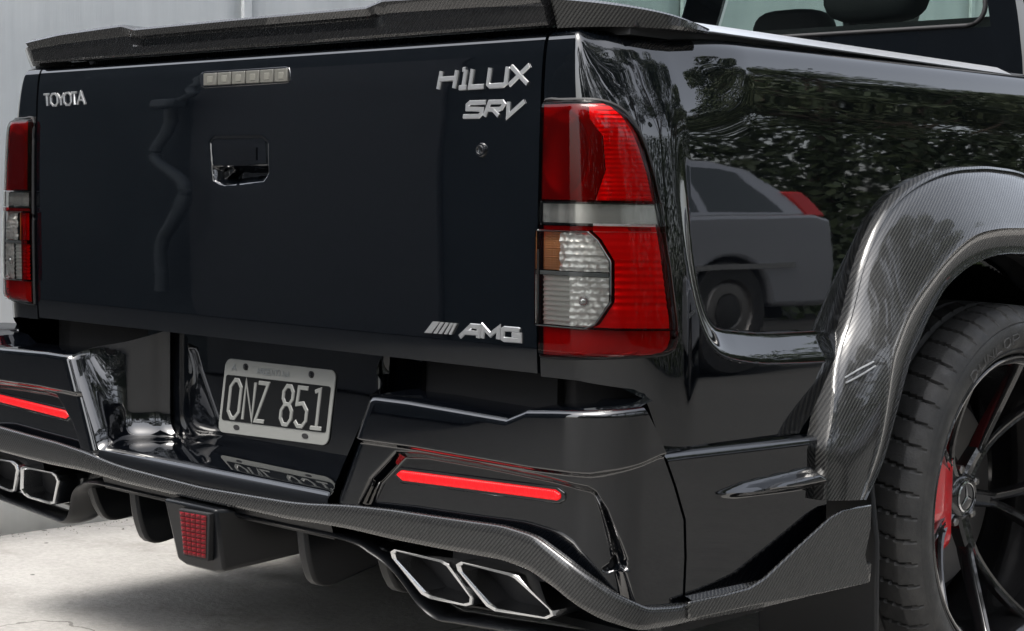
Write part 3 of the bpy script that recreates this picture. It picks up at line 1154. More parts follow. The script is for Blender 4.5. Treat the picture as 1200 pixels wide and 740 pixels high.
def pod(sg):
    nu, nv = 420, 150
    U = np.linspace(0, 1, nu)
    Vv = np.linspace(0, 1, nv)
    UU, VV = np.meshgrid(U, Vv, indexing='ij')
    Sn = .43 + (1.10 - .43) * UU
    for _ in range(4):
        zb = ztr(Sn) - .022
        zt_ = ztb(Sn)
        Zn = zb + (zt_ - zb) * VV
        s0 = .375 + .085 * np.clip((Zn - .47) / .175, 0, 1)
        Sn = s0 + (seam(Zn) - .003 - s0) * UU
    D = .009 * sstep((Zn - zcr(Sn) + .004) / .010)
    D += -.022 * sstep(-sdf(rec, Sn, Zn) / .015)
    D += -.020 * sstep(-sdf(gro, Sn, Zn) / .009)
    D += -.006 * sstep(-sdf(dim, Sn, Zn) / .005)
    # roll over the upper edge
    e = (ztb(Sn) - Zn)
    D -= .010 * (1 - np.sqrt(np.clip(1 - (1 - np.clip(e / .010, 0, 1)) ** 2, 0, 1)))
    P = bump_s(Sn, Zn, D)
    # top ledge running in to the body
    top = P[:, -1:].copy()
    l1 = top.copy()
    l1[..., 0] -= .02 * sstep((np.abs(Sn[:, -1:]) - .82) / .1)
    l1[..., 1] += .05
    l1[..., 2] += .003
    l2 = l1.copy()
    l2[..., 0] -= .06 * sstep((np.abs(Sn[:, -1:]) - .82) / .1)
    l2[..., 1] = np.maximum(l2[..., 1] + .05, .0)
    l2[..., 2] -= .001
    P = np.concatenate([P, l1, l2], 1)
    # inner edge rolls round into the number-plate recess
    rows = []
    for k, a in enumerate(np.linspace(0, math.pi / 2, 8)[1:]):
        r = P[:1].copy()
        r[..., 0] -= .03 * math.sin(a)
        r[..., 1] += .03 * (1 - math.cos(a))
        rows.append(r)
    P = np.concatenate(rows[::-1] + [P], 0)
    if sg < 0:
        P[..., 0] *= -1
    return tg('bumper_pod', P, M['bumper'], bumper, flip=sg > 0, angle=50)


bumper = empty('rear_bumper', (0, 0, 0), truck)
pod(1)
pod(-1)


# number-plate recess: left wall, floor, back wall, right wall in one smooth skin
def recess():
    nd = 26
    rows = []
    ringn = 0
    D = np.linspace(0, 1, nd)
    for d_ in D:
        y = -.098 + .150 * d_
        # half width: rounded mouth, then narrowing, with a bead before the back wall
        hw = .3465 + .25 * max(0, -.07 - y) - .070 * float(sstep((y + .07) / .115)) - .012 * math.exp(-((d_ - .93) / .05) ** 2)
        zf = .478 + .010 * d_ + .006 * math.sin(d_ * math.pi)
        zt_ = .648 + .055 * d_
        if d_ < .06:
            zf -= (.06 - d_) * .12
        ring = []
        d2 = float(sstep((y + .075) / .06))
        r = .024 + .022 * d2
        for z in np.linspace(zt_, zf + r, 16):
            t_ = min(1, max(0, (z - zf - r) / (.165 - r)))
            ring.append((-hw - .085 * t_ * (1 - d2) - .045 * d2, y, z))
        for a in np.linspace(0, math.pi / 2, 7)[1:]:
            ring.append((-hw - .045 * d2 + r - r * math.cos(a), y, zf + r - r * math.sin(a)))
        hf = hw + .045 * d2
        for x in np.linspace(-hf + r, hf - r, 40)[1:-1]:
            ring.append((x, y, zf))
        ring += [(-p[0], p[1], p[2]) for p in ring[:22][::-1]]
        rows.append(ring)
    # back wall: shrink the last ring to its centre line
    last = np.array(rows[-1])
    P = np.array(rows)
    extra = []
    for k in (.02, .25, .55, .8, 1.0):
        q = last.copy()
        q[:, 0] *= (1 - .12 * min(k * 4, 1)) if k < .3 else .88 * (1 - (k - .25) / .75)
        q[:, 2] = q[:, 2] + (.68 - q[:, 2]) * k * 0
        q[:, 1] += .004 + .002 * k
        extra.append(q)
    o = tg('plate_recess', P, M['bumper'], bumper, flip=True, angle=45)
    return o


recess()
V, F = boxvf(-.40, .40, .0505, .08, .46, .735)
tp('recess_back', V, F, M['bumper'], bumper)
# lower front beam under the recess
P = []
for s_ in np.linspace(-.340, .340, 60):
    X, Y = bplan(s_)
    P.append([(X, -.098, .474), (X, Y - .003, .468), (X, Y - .004, .45), (X, Y + .005, .425), (X, Y + .012, .40)])
tg('recess_lip', np.array(P), M['satin'], bumper, flip=True)

# bumper side pieces, between the seam and the wheel-arch flare
fin = invpoly([(826, 583), (870, 568), (930, 554), (950, 549), (966, 558), (966, 567), (930, 574), (860, 583)], bpt, 1.2, .53)


def side_piece(sg):
    nu, nv = 120, 80
    UU, VV = np.meshgrid(np.linspace(0, 1, nu), np.linspace(0, 1, nv), indexing='ij')
    zt_ = .600 - .006 * UU
    Zn = .362 + (zt_ - .362) * VV
    s0 = seam(Zn) + .003
    Sn = s0 + (sy(.43) - s0) * UU
    D = .0 * Sn
    sdv = sdf(fin, Sn, Zn)
    grow = sstep((Sn - fin[:, 0].min()) / .12)
    D += .022 * grow * sstep((-sdv + .002) / .013)
    e = (zt_ - Zn)
    D -= .012 * (1 - np.sqrt(np.clip(1 - (1 - np.clip(e / .012, 0, 1)) ** 2, 0, 1)))
    P = bump_s(Sn, Zn, D)
    top = P[:, -1:].copy()
    top[..., 0] -= .05
    # edge face at the seam
    P = np.concatenate([P, top], 1)
    e0 = P[:1].copy()
    e0[..., 0] -= .02
    P = np.concatenate([e0, P], 0)
    if sg < 0:
        P[..., 0] *= -1
    return tg('bumper_side', P, M['bumper'], bumper, flip=sg > 0, angle=50)


side_piece(1)
side_piece(-1)
# dark sheets standing in for shade behind the seams and under the body corner
for sg in (1, -1):
    P = []
    for s_ in np.linspace(.60, sy(.14), 50):
        X, Y = bplan(s_, -.03)
        P.append([(sg * X, Y, .40), (sg * X, Y, .58)])
    tg('bumper_seam_shade', np.array(P), M['void'], bumper)
P = []
for s_ in np.linspace(-.95, .95, 60):
    x, y, t = plan(s_, .89, .12)
    P.append([(x * .96, y + .075, .60), (x * .96, y + .075, .73)])
tg('body_shadow_gap', np.array(P), M['void'], bumper)

# lit red strips
for sg in (1, -1):
    q = []
    for s_, dz in [(.494, 0), (.506, .0085), (.835, .0085), (.846, .004), (.846, -.004), (.838, -.0075), (.510, -.0085)]:
        X, Y = bplan(s_ - .014, -.016)
        q.append((sg * X, Y, .5245 + (s_ - .494) * .030 + dz))
    V, F = prism(q if sg > 0 else q[::-1], (0, .02, 0))
    tp('red_light_strip', V, F, M['led_red'], bumper, bevel=.0045, seg=4)
    q2 = []
    for s_, dz in [(.486, 0), (.502, .0135), (.838, .0135), (.853, .006), (.853, -.006), (.842, -.0125), (.504, -.0135)]:
        X, Y = bplan(s_ - .014, -.0195)
        q2.append((sg * X, Y, .5245 + (s_ - .494) * .030 + dz))
    V, F = prism(q2 if sg > 0 else q2[::-1], (0, .02, 0))
    tp('strip_surround', V, F, M['gloss_black'], bumper, bevel=.002)

# ---- carbon trim band across the bumper
path, ra, rb = [], [], []
SS_ = np.concatenate([np.linspace(-1.135, -.70, 60), np.linspace(-.69, .69, 90), np.linspace(.70, 1.135, 60)])
for s_ in SS_:
    X, Y = bplan(s_, .002)
    path.append((X, Y, float(ztr(s_)) - .018))
path = np.array(path)
for _ in range(3):
    path[1:-1] = (path[:-2] + 2 * path[1:-1] + path[2:]) / 4
a_ = np.abs(SS_)
ra = np.interp(a_, [0, .5, .8, .9, 1.135], [.008, .008, .009, .011, .014])
rb = np.interp(a_, [0, .3, .5, .8, .9, 1.0, 1.135], [.013, .016, .024, .027, .024, .017, .013])
V, F = tube(path, ra, rb, 28, pw=.55)
tp('carbon_trim', V, F, M['carbon_trim'], bumper, angle=60)

# ---- lower valance, exhaust surrounds, diffuser
val = empty('diffuser', (0, 0, 0), truck)


def yv(z):
    return -.092 + (.44 - z) * .36        # valance leans forward towards the ground


for sg in (1, -1):
    q = [(.37, .452), (.80, .452), (.88, .42), (.955, .372), (.95, .335), (.60, .312), (.535, .308), (.47, .345), (.41, .398)]
    q3 = [(sg * a, yv(b) + .055, b) for a, b in q]
    V, F = prism(q3 if sg > 0 else q3[::-1], (0, .03, 0))
    tp('valance', V, F, M['satin'], val, bevel=.006)
    # side undertray
    V, F = boxvf(sg * .56, sg * .93, .0, .30, .325, .345)
    tp('undertray', V, F, M['void'], val)

# exhaust tips: open sheared frames
TIP1 = [(458.5, 646), (463, 643), (520, 655.5), (528, 661), (556, 702), (555, 709), (548, 711), (505, 702.5), (495, 697), (460, 653)]
TIP2 = [(535, 661), (541, 657.5), (600, 670.5), (608, 675), (649, 716), (651, 722), (643, 726), (581, 717), (571, 711), (537, 668)]
for tip in (TIP1, TIP2):
    q = []
    for x, y in tip:
        p = at(x, y, 1, -.105)
        for _ in range(5):
            p = at(x, y, 1, yv(p[2]) - .010)
        q.append(p)
    q = np.array(q)
    c_ = q.mean(0)
    for sg in (1, -1):
        L = []
        for k, off in ((1.0, .070), (1.0, .002), (.985, -.003), (.93, -.003), (.905, .0), (.90, .008), (.88, .12)):
            r = c_ + (q - c_) * (np.array([k, 1, k]) if k > .5 else 1)
            r = r.copy()
            # keep frame thickness even: move towards the centre by a fixed width
            wv = (1 - k) * .105
            dv = (c_ - q)
            dv[:, 1] = 0
            ln = np.linalg.norm(dv, axis=1)[:, None]
            r = q + dv / ln * wv
            r[:, 1] += off
            if sg < 0:
                r[:, 0] = -r[:, 0] - .022
            L.append(r)
        V, F = grid(np.array(L).transpose(1, 0, 2), closed_u=True, flip=sg > 0)
        o = tp('exhaust_tip', V, F, M['chrome'], val, angle=30)
        # dark bore
        bore = np.array(L[4])
        bore[:, 1] += .046
        V, F = prism(list(bore) if sg > 0 else list(bore[::-1]), (0, .02, 0))
        tp('exhaust_bore', V, F, M['void'], val)

# raised ridge framing the diffuser
pth = [(-.93, .327), (-.75, .315), (-.60, .304), (-.545, .302), (-.50, .325), (-.455, .375), (-.42, .394), (-.37, .406), (-.2, .407), (0, .407), (.2, .407), (.37, .406), (.42, .394), (.455, .375), (.50, .325), (.545, .302), (.60, .304), (.75, .315), (.93, .327)]
pth = smooth_path([(a, yv(b) + .020, b) for a, b in pth], 220)
V, F = tube(pth, .034, .0075, 16, upv=(0, 0, 1))
tp('diffuser_ridge', V, F, M['satin'], val, angle=60)
# roof of the diffuser tunnel
P = [[(x, y, z) for y, z in ((-.085, .425), (-.03, .405), (.10, .385), (.30, .37), (.45, .37))] for x in np.linspace(-.55, .55, 12)]
tg('tunnel_roof', np.array(P), M['satin'], val)
# vertical fins
for fx in (-.43, -.25, .25, .43):
    th = .014
    q = [(-.088, .415), (-.080, .36), (-.066, .318), (-.05, .304), (-.02, .302), (.06, .318), (.20, .345), (.20, .41)]
    if abs(fx) > .4:
        q = [(-.07, .40), (-.05, .345), (-.02, .318), (.06, .325), (.20, .345), (.20, .41)]
    loop = smooth_path([(a, b) for a, b in q[:-1]], 30)
    fr = [(fx + th, a, b) for a, b in loop] + [(fx + th, .20, .41)]
    V, F = prism(fr, (-2 * th, 0, 0))
    tp('fin', V, F, M['satin'], val, bevel=.006, seg=3)
# centre box with the fog lamp
ft = [(-.088, -.128, .418), (.068, -.128, .418), (.062, -.105, .305), (.035, -.100, .296), (-.055, -.100, .296), (-.078, -.105, .305)]
bk = [(-.16, .16, .40), (.16, .16, .40), (.15, .16, .345), (.13, .16, .34), (-.13, .16, .34), (-.15, .16, .345)]
V = ft + bk
F = [tuple(range(6)), tuple(range(11, 5, -1))] + [(i, i + 6, (i + 1) % 6 + 6, (i + 1) % 6) for i in range(6)]
tp('fog_lamp_housing', V, F, M['satin'], val, bevel=.006)
lq = [at(x, y, 1, -.128) for x, y in [(211, 596), (247.5, 602), (246, 658), (217, 652)]]
lq = [at(x, y, 1, -.1335 + (.418 - p[2]) * .2) for (x, y), p in zip([(211, 596), (247.5, 602), (246, 658), (217, 652)], lq)]
V, F = prism([p + np.array([0, -.004, 0]) for p in lq], (0, .012, 0))
fogl = tp('fog_lamp_frame', V, F, M['void'], val, bevel=.002)
lqa = np.array(lq)
parts = []
nx_, nz_ = 5, 9
for i in range(nx_):
    for j in range(nz_):
        def bi(u, v_):
            return (lqa[0] * (1 - u) + lqa[1] * u) * (1 - v_) + (lqa[3] * (1 - u) + lqa[2] * u) * v_
        u0, u1, v0, v1 = .06 + .88 * i / nx_, .06 + .88 * (i + 1) / nx_ - .012, .05 + .9 * j / nz_, .05 + .9 * (j + 1) / nz_ - .012
        q = [bi(u0, v0), bi(u1, v0), bi(u1, v1), bi(u0, v1)]
        c_ = sum(q) / 4 + np.array([0, -.0085, 0])
        q = [p + np.array([0, -.0055, 0]) for p in q]
        parts.append((q + [c_], [(0, 1, 4), (1, 2, 4), (2, 3, 4), (3, 0, 4)]))
V, F = join(parts)
tp('fog_lamp_lens', V, F, M['fog_red'], val)

# ---- side lip and upright winglet behind the wheel
WP = [(808, 706), (850, 697), (878, 689), (897, 678), (940, 638), (975, 606), (988, 598), (1005, 594.5), (1022, 591), (1021, 620), (1015, 650), (1018, 668), (1019, 684), (960, 697), (880, 711), (808, 727)]
wq = np.array([at(x, y, 0, .978 if x > 880 else .962 + (x - 808) / 72 * .016) for x, y in WP])
for sg in (1, -1):
    q = wq.copy()
    q[:, 0] *= sg
    V, F = prism(list(q) if sg < 0 else list(q[::-1]), (-sg * .007, 0, 0))
    wg = tp('winglet', V, F, M['carbon'], bumper, bevel=.0025)
    # shelf between winglet and bumper
    P = []
    for k in np.linspace(0, 1, 20):
        y = .085 + (.535 - .085) * k
        xo = .959 + .015 * min(k / .3, 1)
        xi = float(bplan(sy(min(y, .5)))[0]) - .02
        zz = .381 - .004 * k
        P.append([(sg * xi, y, zz + .004), (sg * (xo - .012), y, zz), (sg * (xo - .002), y, zz - .004), (sg * (xo - .004), y, zz - .034), (sg * xi, y, zz - .05)])
    tg('side_lip', np.array(P), M['carbon'], bumper, flip=sg < 0, angle=50)
    P[0] = P[0]

# ---- number plate
PQ = [(264.5, 420), (394, 434.5), (384, 523), (255, 506.5)]        # TL TR BR BL
pq = np.array([at(x, y, 1, .047) for x, y in PQ])


def ppl(u, v_, h=0.0):
    """u, v in 0..1 over the plate, v down; h towards the viewer"""
    p = (pq[0] * (1 - u) + pq[1] * u) * (1 - v_) + (pq[3] * (1 - u) + pq[2] * u) * v_
    return p - np.array([0, h, 0])


def rrect(u0, u1, v0, v1, ru, rv, n_=6):
    out = []
    for cx, cy, a0 in ((u1 - ru, v0 + rv, -90), (u1 - ru, v1 - rv, 0), (u0 + ru, v1 - rv, 90), (u0 + ru, v0 + rv, 180)):
        for k in range(n_ + 1):
            a = R_(a0 + 90 * k / n_)
            out.append((cx + ru * math.cos(a), cy + rv * math.sin(a)))
    return out


PLY = float(pq[:, 1].mean())
V, F = prism([ppl(u, v_) for u, v_ in rrect(0, 1, 0, 1, .05, .11)], (0, .003, 0))
plate = empty('number_plate', tuple(np.array([0, PLY, .50])))
plate.parent = truck
plate.location = (0, 0, 0)
tp('plate_base', V, F, M['plate_white'], plate, bevel=.001)
V, F = prism([ppl(u, v_, .0012) for u, v_ in rrect(.028, .972, .215, .825, .02, .03)], (0, .001, 0))
tp('plate_field', V, F, M['plate_black'], plate)


def plate_to3d(q, h):
    p = ppl(q[0] / 10, q[1] / 10)          # q in tenths
    return p - np.array([0, .0016 + h, 0])


PW = np.linalg.norm(pq[1] - pq[0])
PHt = np.linalg.norm(pq[3] - pq[0])


def plate_word(name, word, slots, v_top, v_bot, wd, mt, depth, par):
    def cell(u, v_):
        return np.array([u * PW, (v_bot + (v_top - v_bot) * v_) * PHt])

    def to3(q, h):
        return ppl(q[0] / PW, q[1] / PHt, .0014 + h)
    V, F = glyphs(word, slots, wd, cell, to3, depth)
    return tp(name, V, F, mt, par, angle=20)


plate_word('plate_characters', '0NZ851', [(.085, .185), (.228, .315), (.345, .430), (.572, .665), (.700, .795), (.842, .940)], .275, .785, .0085, M['plate_white'], .0014, plate)
plate_word('plate_country_print', 'ARGENTINA', [(.31 + .034 * i, .31 + .034 * i + (.010 if i == 6 else .024)) for i in range(9)], .085, .155, .0018, M['plate_grey'], .0002, plate)
for u, v_ in ((.20, .085), (.795, .088), (.175, .905), (.80, .905)):
    c_ = ppl(u, v_, .001)
    bolt = [(c_[0] + .0075 * math.cos(a) * (1.2 if v_ > .5 else 1), c_[1], c_[2] + .0065 * math.sin(a) * (.75 if v_ > .5 else 1)) for a in np.linspace(0, 2 * math.pi, 14, endpoint=False)]
    V, F = prism(bolt[::-1], (0, .002, 0))
    tp('plate_hole', V, F, M['void'], plate)
    if v_ < .5:
        V, F = lathe([(-.004, .0), (-.0035, .0035), (0, .0045)], 12)
        V = np.array([(c_[0] + b, c_[1] + a, c_[2] + cc) for a, b, cc in V])
        tp('plate_screw', V, F, M['black_plastic'], plate)
plate_word('plate_mark', 'A', [(.075, .115)], .06, .15, .0022, M['plate_grey'], .0002, plate)
V, F = boxvf(-.06, .06, .02, .05, .70, .72)
tp('plate_light', V, F, M['black_plastic'], plate, bevel=.004)

# ================================================================== WHEEL ARCH FLARE
XO, XR, XI = .905, .985, .970
o_px = [(958, 586), (960, 552), (962, 520), (972, 450), (985, 380), (1003, 310), (1025, 258), (1050, 227), (1080, 207), (1110, 197), (1138, 194.5)]
r_px = [(1009, 586), (1024, 540), (1034, 500), (1044, 422), (1053, 393), (1069, 356), (1096, 319), (1120, 292), (1143, 275), (1170, 268)]
i_px = [(1014, 586), (1034, 541), (1048, 490), (1053, 470), (1067, 419), (1077, 397), (1089, 370), (1109, 336), (1136, 312), (1163, 300), (1182, 297)]
AY = .96


def arc(px, X, n_=46):
    p = np.array([at(x, y, 0, X if not callable(X) else X(y))[[1, 2]] for x, y in px])
    zt_ = p[-1, 1]
    p = smooth_path(np.vstack([p, [(AY, zt_ + .001)]]) if p[-1, 0] < AY - .02 else np.vstack([p[:-1], [(AY, zt_)]]), n_)
    return p


def full(px, X):
    a = arc(px, X)
    b = a[:-1][::-1].copy()
    b[:, 0] = 2 * AY - b[:, 0]
    return np.vstack([a, b])


XOF = lambda y: XO + .054 * float(sstep((y - 390) / 125))
xo_z = lambda z: XO + .054 * float(sstep((.755 - z) / .175))
CO, CR, CI = full(o_px, XOF), full(r_px, XR), full(i_px, XI)


def flare(sg):
    n_ = len(CO)
    P = []
    for k in range(n_):
        o2, r2, i2 = CO[k], CR[k], CI[k]
        row = []
        XO_ = xo_z(o2[1])
        row.append((XO_ - .03, *(o2)))
        for t, bx in ((0, .004), (.012, .010), (.05, .012), (.075, .007), (.10, .008)):
            q = o2 * (1 - t) + r2 * t
            row.append((XO_ + (XR - XO_) * t * .8 + bx, *q))
        for t in np.linspace(.14, .97, 14):
            q = o2 * (1 - t) + r2 * t
            row.append((XO_ + .008 + (XR - XO_ - .008) * (t ** .95) + .006 * math.sin(math.pi * t), *q))
        row.append((XR + .002, *(r2 * .995 + i2 * .005)))
        for t in (.12, .3, .6, .88):
            q = r2 * (1 - t) + i2 * t
            row.append((XR + (XI - XR) * t - .006 * math.sin(math.pi * t), *q))
        row.append((XI + .002, *(i2 * 1.0)))
        row.append((XI - .004, *(i2 + (i2 - r2) * .06)))
        row.append((XI - .018, *(i2 + (i2 - r2) * .07)))
        P.append(row)
    P = np.array(P)
    if sg < 0:
        P[..., 0] *= -1
    V, F = grid(P, flip=sg > 0)
    m_ = P.shape[1]
    F += [tuple(range(m_)), tuple((n_ - 1) * m_ + k for k in range(m_ - 1, -1, -1))]
    return tp('wheel_arch_flare', V, F, M['carbon'], angle=32)


fl_r = flare(1)
fl_l = flare(-1)
# small slotted mark on the flare
_me = fl_r.data
_co = np.empty(len(_me.vertices) * 3)
_me.vertices.foreach_get('co', _co)
_co = _co.reshape(-1, 3) + T0
_pp = np.array([proj(c_) for c_ in _co])
_ok = (_co[:, 0] > .90) & (_co[:, 1] < AY)


def on_flare(x, y):
    dd_ = np.hypot(_pp[:, 0] - x, _pp[:, 1] - y) + np.where(_ok, 0, 1e4)
    ii = np.argsort(dd_)[:4]
    wgt = 1 / (dd_[ii] + .5)
    X_ = float((_co[ii, 0] * wgt).sum() / wgt.sum())
    return at(x, y, 0, X_ + .0015)


for la in ([(990, 443), (1000, 437), (1012, 430), (1024, 424)], [(991, 449), (1003, 443), (1015, 436), (1026, 429)]):
    V, F = tube(smooth_path([on_flare(*q_) for q_ in la], 12), .0016, .0016, 6)
    tp('flare_mark', V, F, M['badge'], fl_r)
# wheel housing
for sg in (1, -1):
    P = []
    for k in range(len(CI)):
        i2 = CI[k]
        P.append([(sg * x, i2[0], i2[1] + .004) for x in (.95, .80, .62)])
    tg('wheel_housing', np.array(P), M['void'])
    pts = [(sg * .62, *CI[k]) for k in range(0, len(CI), 3)]
    V, F = prism(pts, (-sg * .01, 0, 0))
    tp('housing_inner', V, F, M['void'])
    # mud flap
    q = [(sg * .70, .575, .56), (sg * .945, .555, .56), (sg * .958, .57, .40), (sg * .958, .58, .14), (sg * .70, .60, .14)]
    V, F = prism(q if sg > 0 else q[::-1], (0, .012, 0))
    tp('mud_flap', V, F, M['black_plastic'], bevel=.004)

# ================================================================== WHEELS
TRr = .370
rad = lambda r: .273 + (r - .254) * .822 if r >= .254 else r * 1.075
WC = np.array([.950, 1.03, GZ + TRr - .002])


def wheel(sg, c):
    wroot = empty('wheel', tuple(np.array(c) - T0), truck)
    fx = lambda V: np.array([(sg * v_[0], v_[1], v_[2]) for v_ in V])

    def wp(name, V, F, mt, **kw):
        if sg < 0:
            F = [f[::-1] for f in F]
        return mesh(name, fx(np.asarray(V, float)), F, mt, wroot, **kw)
    # tyre ------------------------------------------------------------
    n_, pitch = 660, 55
    prof = []
    side = [(-.014, .254), (.000, .261), (.008, .268), (.010, .272), (.0085, .274), (.014, .282), (.019, .294), (.0215, .308), (.0215, .320), (.019, .329), (.017, .3325), (.0185, .335), (.015, .344), (.008, .354), (-.002, .362), (-.012, .3675)]
    tread = [(-.014 - .20 * t, .3685 + .0035 * math.sin(math.pi * t)) for t in np.linspace(0, 1, 39)]
    back = [(-.222, .366), (-.238, .356), (-.252, .335), (-.258, .30), (-.25, .262), (-.235, .254)]
    prof = side + tread + back
    A = np.linspace(0, 2 * math.pi, n_, endpoint=False)
    P = np.zeros((n_, len(prof), 3))
    for j, (x, r) in enumerate(prof):
        rr = np.full(n_, rad(r))
        if (x > -.02 and r > .340) or -.23 < x < -.010:
            depth = .0
            u = (-x - .014) / .20
            g_ = .0
            if min(abs(u - .27), abs(u - .50), abs(u - .73)) < .022:
                rr -= .007
            ph = (A / (2 * math.pi) * pitch + .55 * np.clip(u, -.2, .27) * 2) % 1.0
            if u < .24:
                dpt = .0065 * np.clip((r - .343) / .012, 0, 1) if u < 0 else .0065
                rr -= np.where(ph < .10, dpt, 0)
            elif u > .76:
                rr -= np.where((ph + .3) % 1 < .13, .0065, 0)
            elif .30 < u < .48 or .53 < u < .70:
                rr -= np.where(((A / (2 * math.pi) * pitch + u * 3) % 1) < .09, .004, 0)
        P[:, j, 0] = x
        P[:, j, 1] = rr * np.cos(A)
        P[:, j, 2] = rr * np.sin(A)
    V, F = grid(P, closed_u=True)
    wp('tyre', V, F, M['rubber'], angle=28)
    # raised maker's lettering on the sidewall
    for word, a0 in (('DUNLOP', 128), ('DUNLOP', 308)):
        def cell(u, v_):
            return np.array([u, v_ * .020])

        def to3(q, h):
            ang = R_(a0) - q[0] / .312
            r = .3025 + q[1] * .85
            return np.array([.0212 + h, r * math.cos(ang), r * math.sin(ang)])
        V, F = glyphs(word, [(i * .031, i * .031 + .021) for i in range(len(word))], .0036, cell, to3, .0012)
        wp('tyre_lettering', V, F, M['tyre_mark'], angle=20)
    # rim -------------------------------------------------------------
    V, F = lathe([(x_, rad(r_)) for x_, r_ in [(-.010, .2545), (.002, .2575), (.004, .255), (.003, .2515), (-.006, .2475), (-.012, .2405), (-.03, .236), (-.075, .232), (-.14, .226), (-.215, .232), (-.235, .254)]], 160)
    wp('rim', V, F, M['rim'], angle=35)
    # spokes: five forked arms
    HX = -.100
    for k in range(5):
        a0 = R_(-9.5 + 72 * k)
        parts = []

        def beam(r0, a_0, x0, w0, r1, a_1, x1, w1, th0, th1):
            nn = 9
            rows = []
            for t in np.linspace(0, 1, nn):
                r = r0 + (r1 - r0) * t
                a = a_0 + (a_1 - a_0) * t
                x = x0 + (x1 - x0) * (t ** 1.3)
                w_ = w0 + (w1 - w0) * t
                th = th0 + (th1 - th0) * t
                er = np.array([0, math.cos(a), math.sin(a)])
                et = np.array([0, -math.sin(a), math.cos(a)])
                cc = er * r + np.array([x, 0, 0])
                ex = np.array([1.0, 0, 0])
                rows.append([cc - et * w_ * .5 - ex * th, cc - et * w_ * .5 - ex * .006, cc - et * w_ * .36, cc - et * w_ * .2 - ex * .004, cc + et * w_ * .2 - ex * .004, cc + et * w_ * .36, cc + et * w_ * .5 - ex * .006, cc + et * w_ * .5 - ex * th])
            V, F = grid(np.array(rows))
            F = list(F) + [(i * 8 + 7, i * 8, (i + 1) * 8, (i + 1) * 8 + 7) for i in range(nn - 1)]
            F += [tuple(range(8)), tuple((nn - 1) * 8 + i for i in range(7, -1, -1))]
            return V, F
        parts.append(beam(.034, a0, HX + .002, .036, .100, a0, HX + .016, .030, .030, .026))
        for sgn in (-1, 1):
            parts.append(beam(.090, a0 + sgn * .05, HX + .0135, .019, .266, a0 + sgn * .30, -.008, .018, .026, .020))
        V, F = join(parts)
        wp('spoke', V, F, M['rim'], angle=25)
    V, F = lathe([(HX - .04, .05), (HX - .002, .046), (HX + .006, .040), (HX + .008, .036), (HX + .004, .033), (HX + .004, .0305)], 40)
    wp('hub', V, F, M['rim'])
    V, F = lathe([(HX + .003, .0305), (HX + .008, .0300), (HX + .0095, .027), (HX + .009, .0255)], 40)
    wp('cap_ring', V, F, M['chrome'])
    V, F = lathe([(HX + .0075, .0262), (HX + .0085, .013), (HX + .009, .0)], 32)
    wp('centre_cap', V, F, M['gloss_black'])
    parts = []
    for q in range(3):
        a = R_(100 + 120 * q)
        er = np.array([0, math.cos(a), math.sin(a)])
        et = np.array([0, -math.sin(a), math.cos(a)])
        x0 = np.array([HX + .0098, 0, 0])
        V = [x0 + et * .0042, x0 - et * .0042, x0 + er * .0245, x0 + np.array([.0018, 0, 0])]
        parts.append((V, [(0, 3, 2), (3, 1, 2)]))
    V, F = join(parts)
    wp('cap_star', V, F, M['chrome'], smooth=False)
    for k in range(5):
        a = R_(26.5 + 72 * k)
        V, F = lathe([(HX - .02, .009), (HX + .001, .009), (HX + .004, .006), (HX + .004, 0)], 6)
        V = [(v_[0], v_[1] + .052 * math.cos(a), v_[2] + .052 * math.sin(a)) for v_ in V]
        wp('wheel_nut', V, F, M['disc'], smooth=False)
    # brake
    V, F = lathe([(-.150, .07), (-.147, .175), (-.150, .182), (-.165, .182), (-.168, .07)], 90)
    wp('brake_disc', V, F, M['disc'])
    V, F = lathe([(-.150, .0), (-.142, .07), (-.150, .085)], 60)
    wp('disc_hat', V, F, M['void'])
    V, F = lathe([(-.19, .02), (-.19, .23)], 60)
    wp('back_plate', V, F, M['void'])
    # caliper: arc block with a raised rib
    rows = []
    for z_ in np.linspace(-.10, .175, 30):
        e = max(0.0, min(1, min(z_ + .10, .175 - z_) / .03))
        e = math.sqrt(1 - (1 - e) ** 2)
        yo = -math.sqrt(.215 ** 2 - min(abs(z_), .17) ** 2)
        yi = -.046 - .022 * (1 - e)
        xf = -.088 - .03 * (1 - e)
        rib = .007 if -.03 < z_ < .085 else 0
        row = [(-.185, yo), (xf - .02, yo), (xf - .004, yo + .012), (xf, yo + .03), (xf + rib, yo * .55 + yi * .45), (xf + rib, yo * .4 + yi * .6), (xf, yi - .016), (xf - .005, yi - .005), (xf - .018, yi), (-.185, yi)]
        rows.append([(x, y_, z_) for x, y_ in row])
    V, F = grid(np.array(rows))
    F = list(F) + [tuple(range(10)), tuple(29 * 10 + k for k in range(9, -1, -1))]
    wp('brake_caliper', V, F, M['caliper'], angle=30)
    for a, r in ((128, .135), (140, .155), (222, .115), (208, .145)):
        V, F = lathe([(-.12, .007), (-.088, .007), (-.085, .004), (-.085, 0)], 8)
        V = [(v_[0], v_[1] + r * math.cos(R_(a)), v_[2] + r * math.sin(R_(a))) for v_ in V]
        wp('caliper_bolt', V, F, M['caliper'], smooth=False)
    return wroot


M['tyre_mark'] = mat('tyre_lettering', (.06, .06, .06), .6)
wheel(1, WC)
wheel(-1, WC * np.array([-1, 1, 1]))

# ================================================================== CAB
cab = empty('cab', (0, 0, 0), truck)
CY, CHW, CR2 = 1.37, .80, .09
CZ = np.array([(.60, .86), (1.10, .86), (1.26, .85), (1.34, .835), (1.5, .785), (1.72, .70), (1.80, .64)])


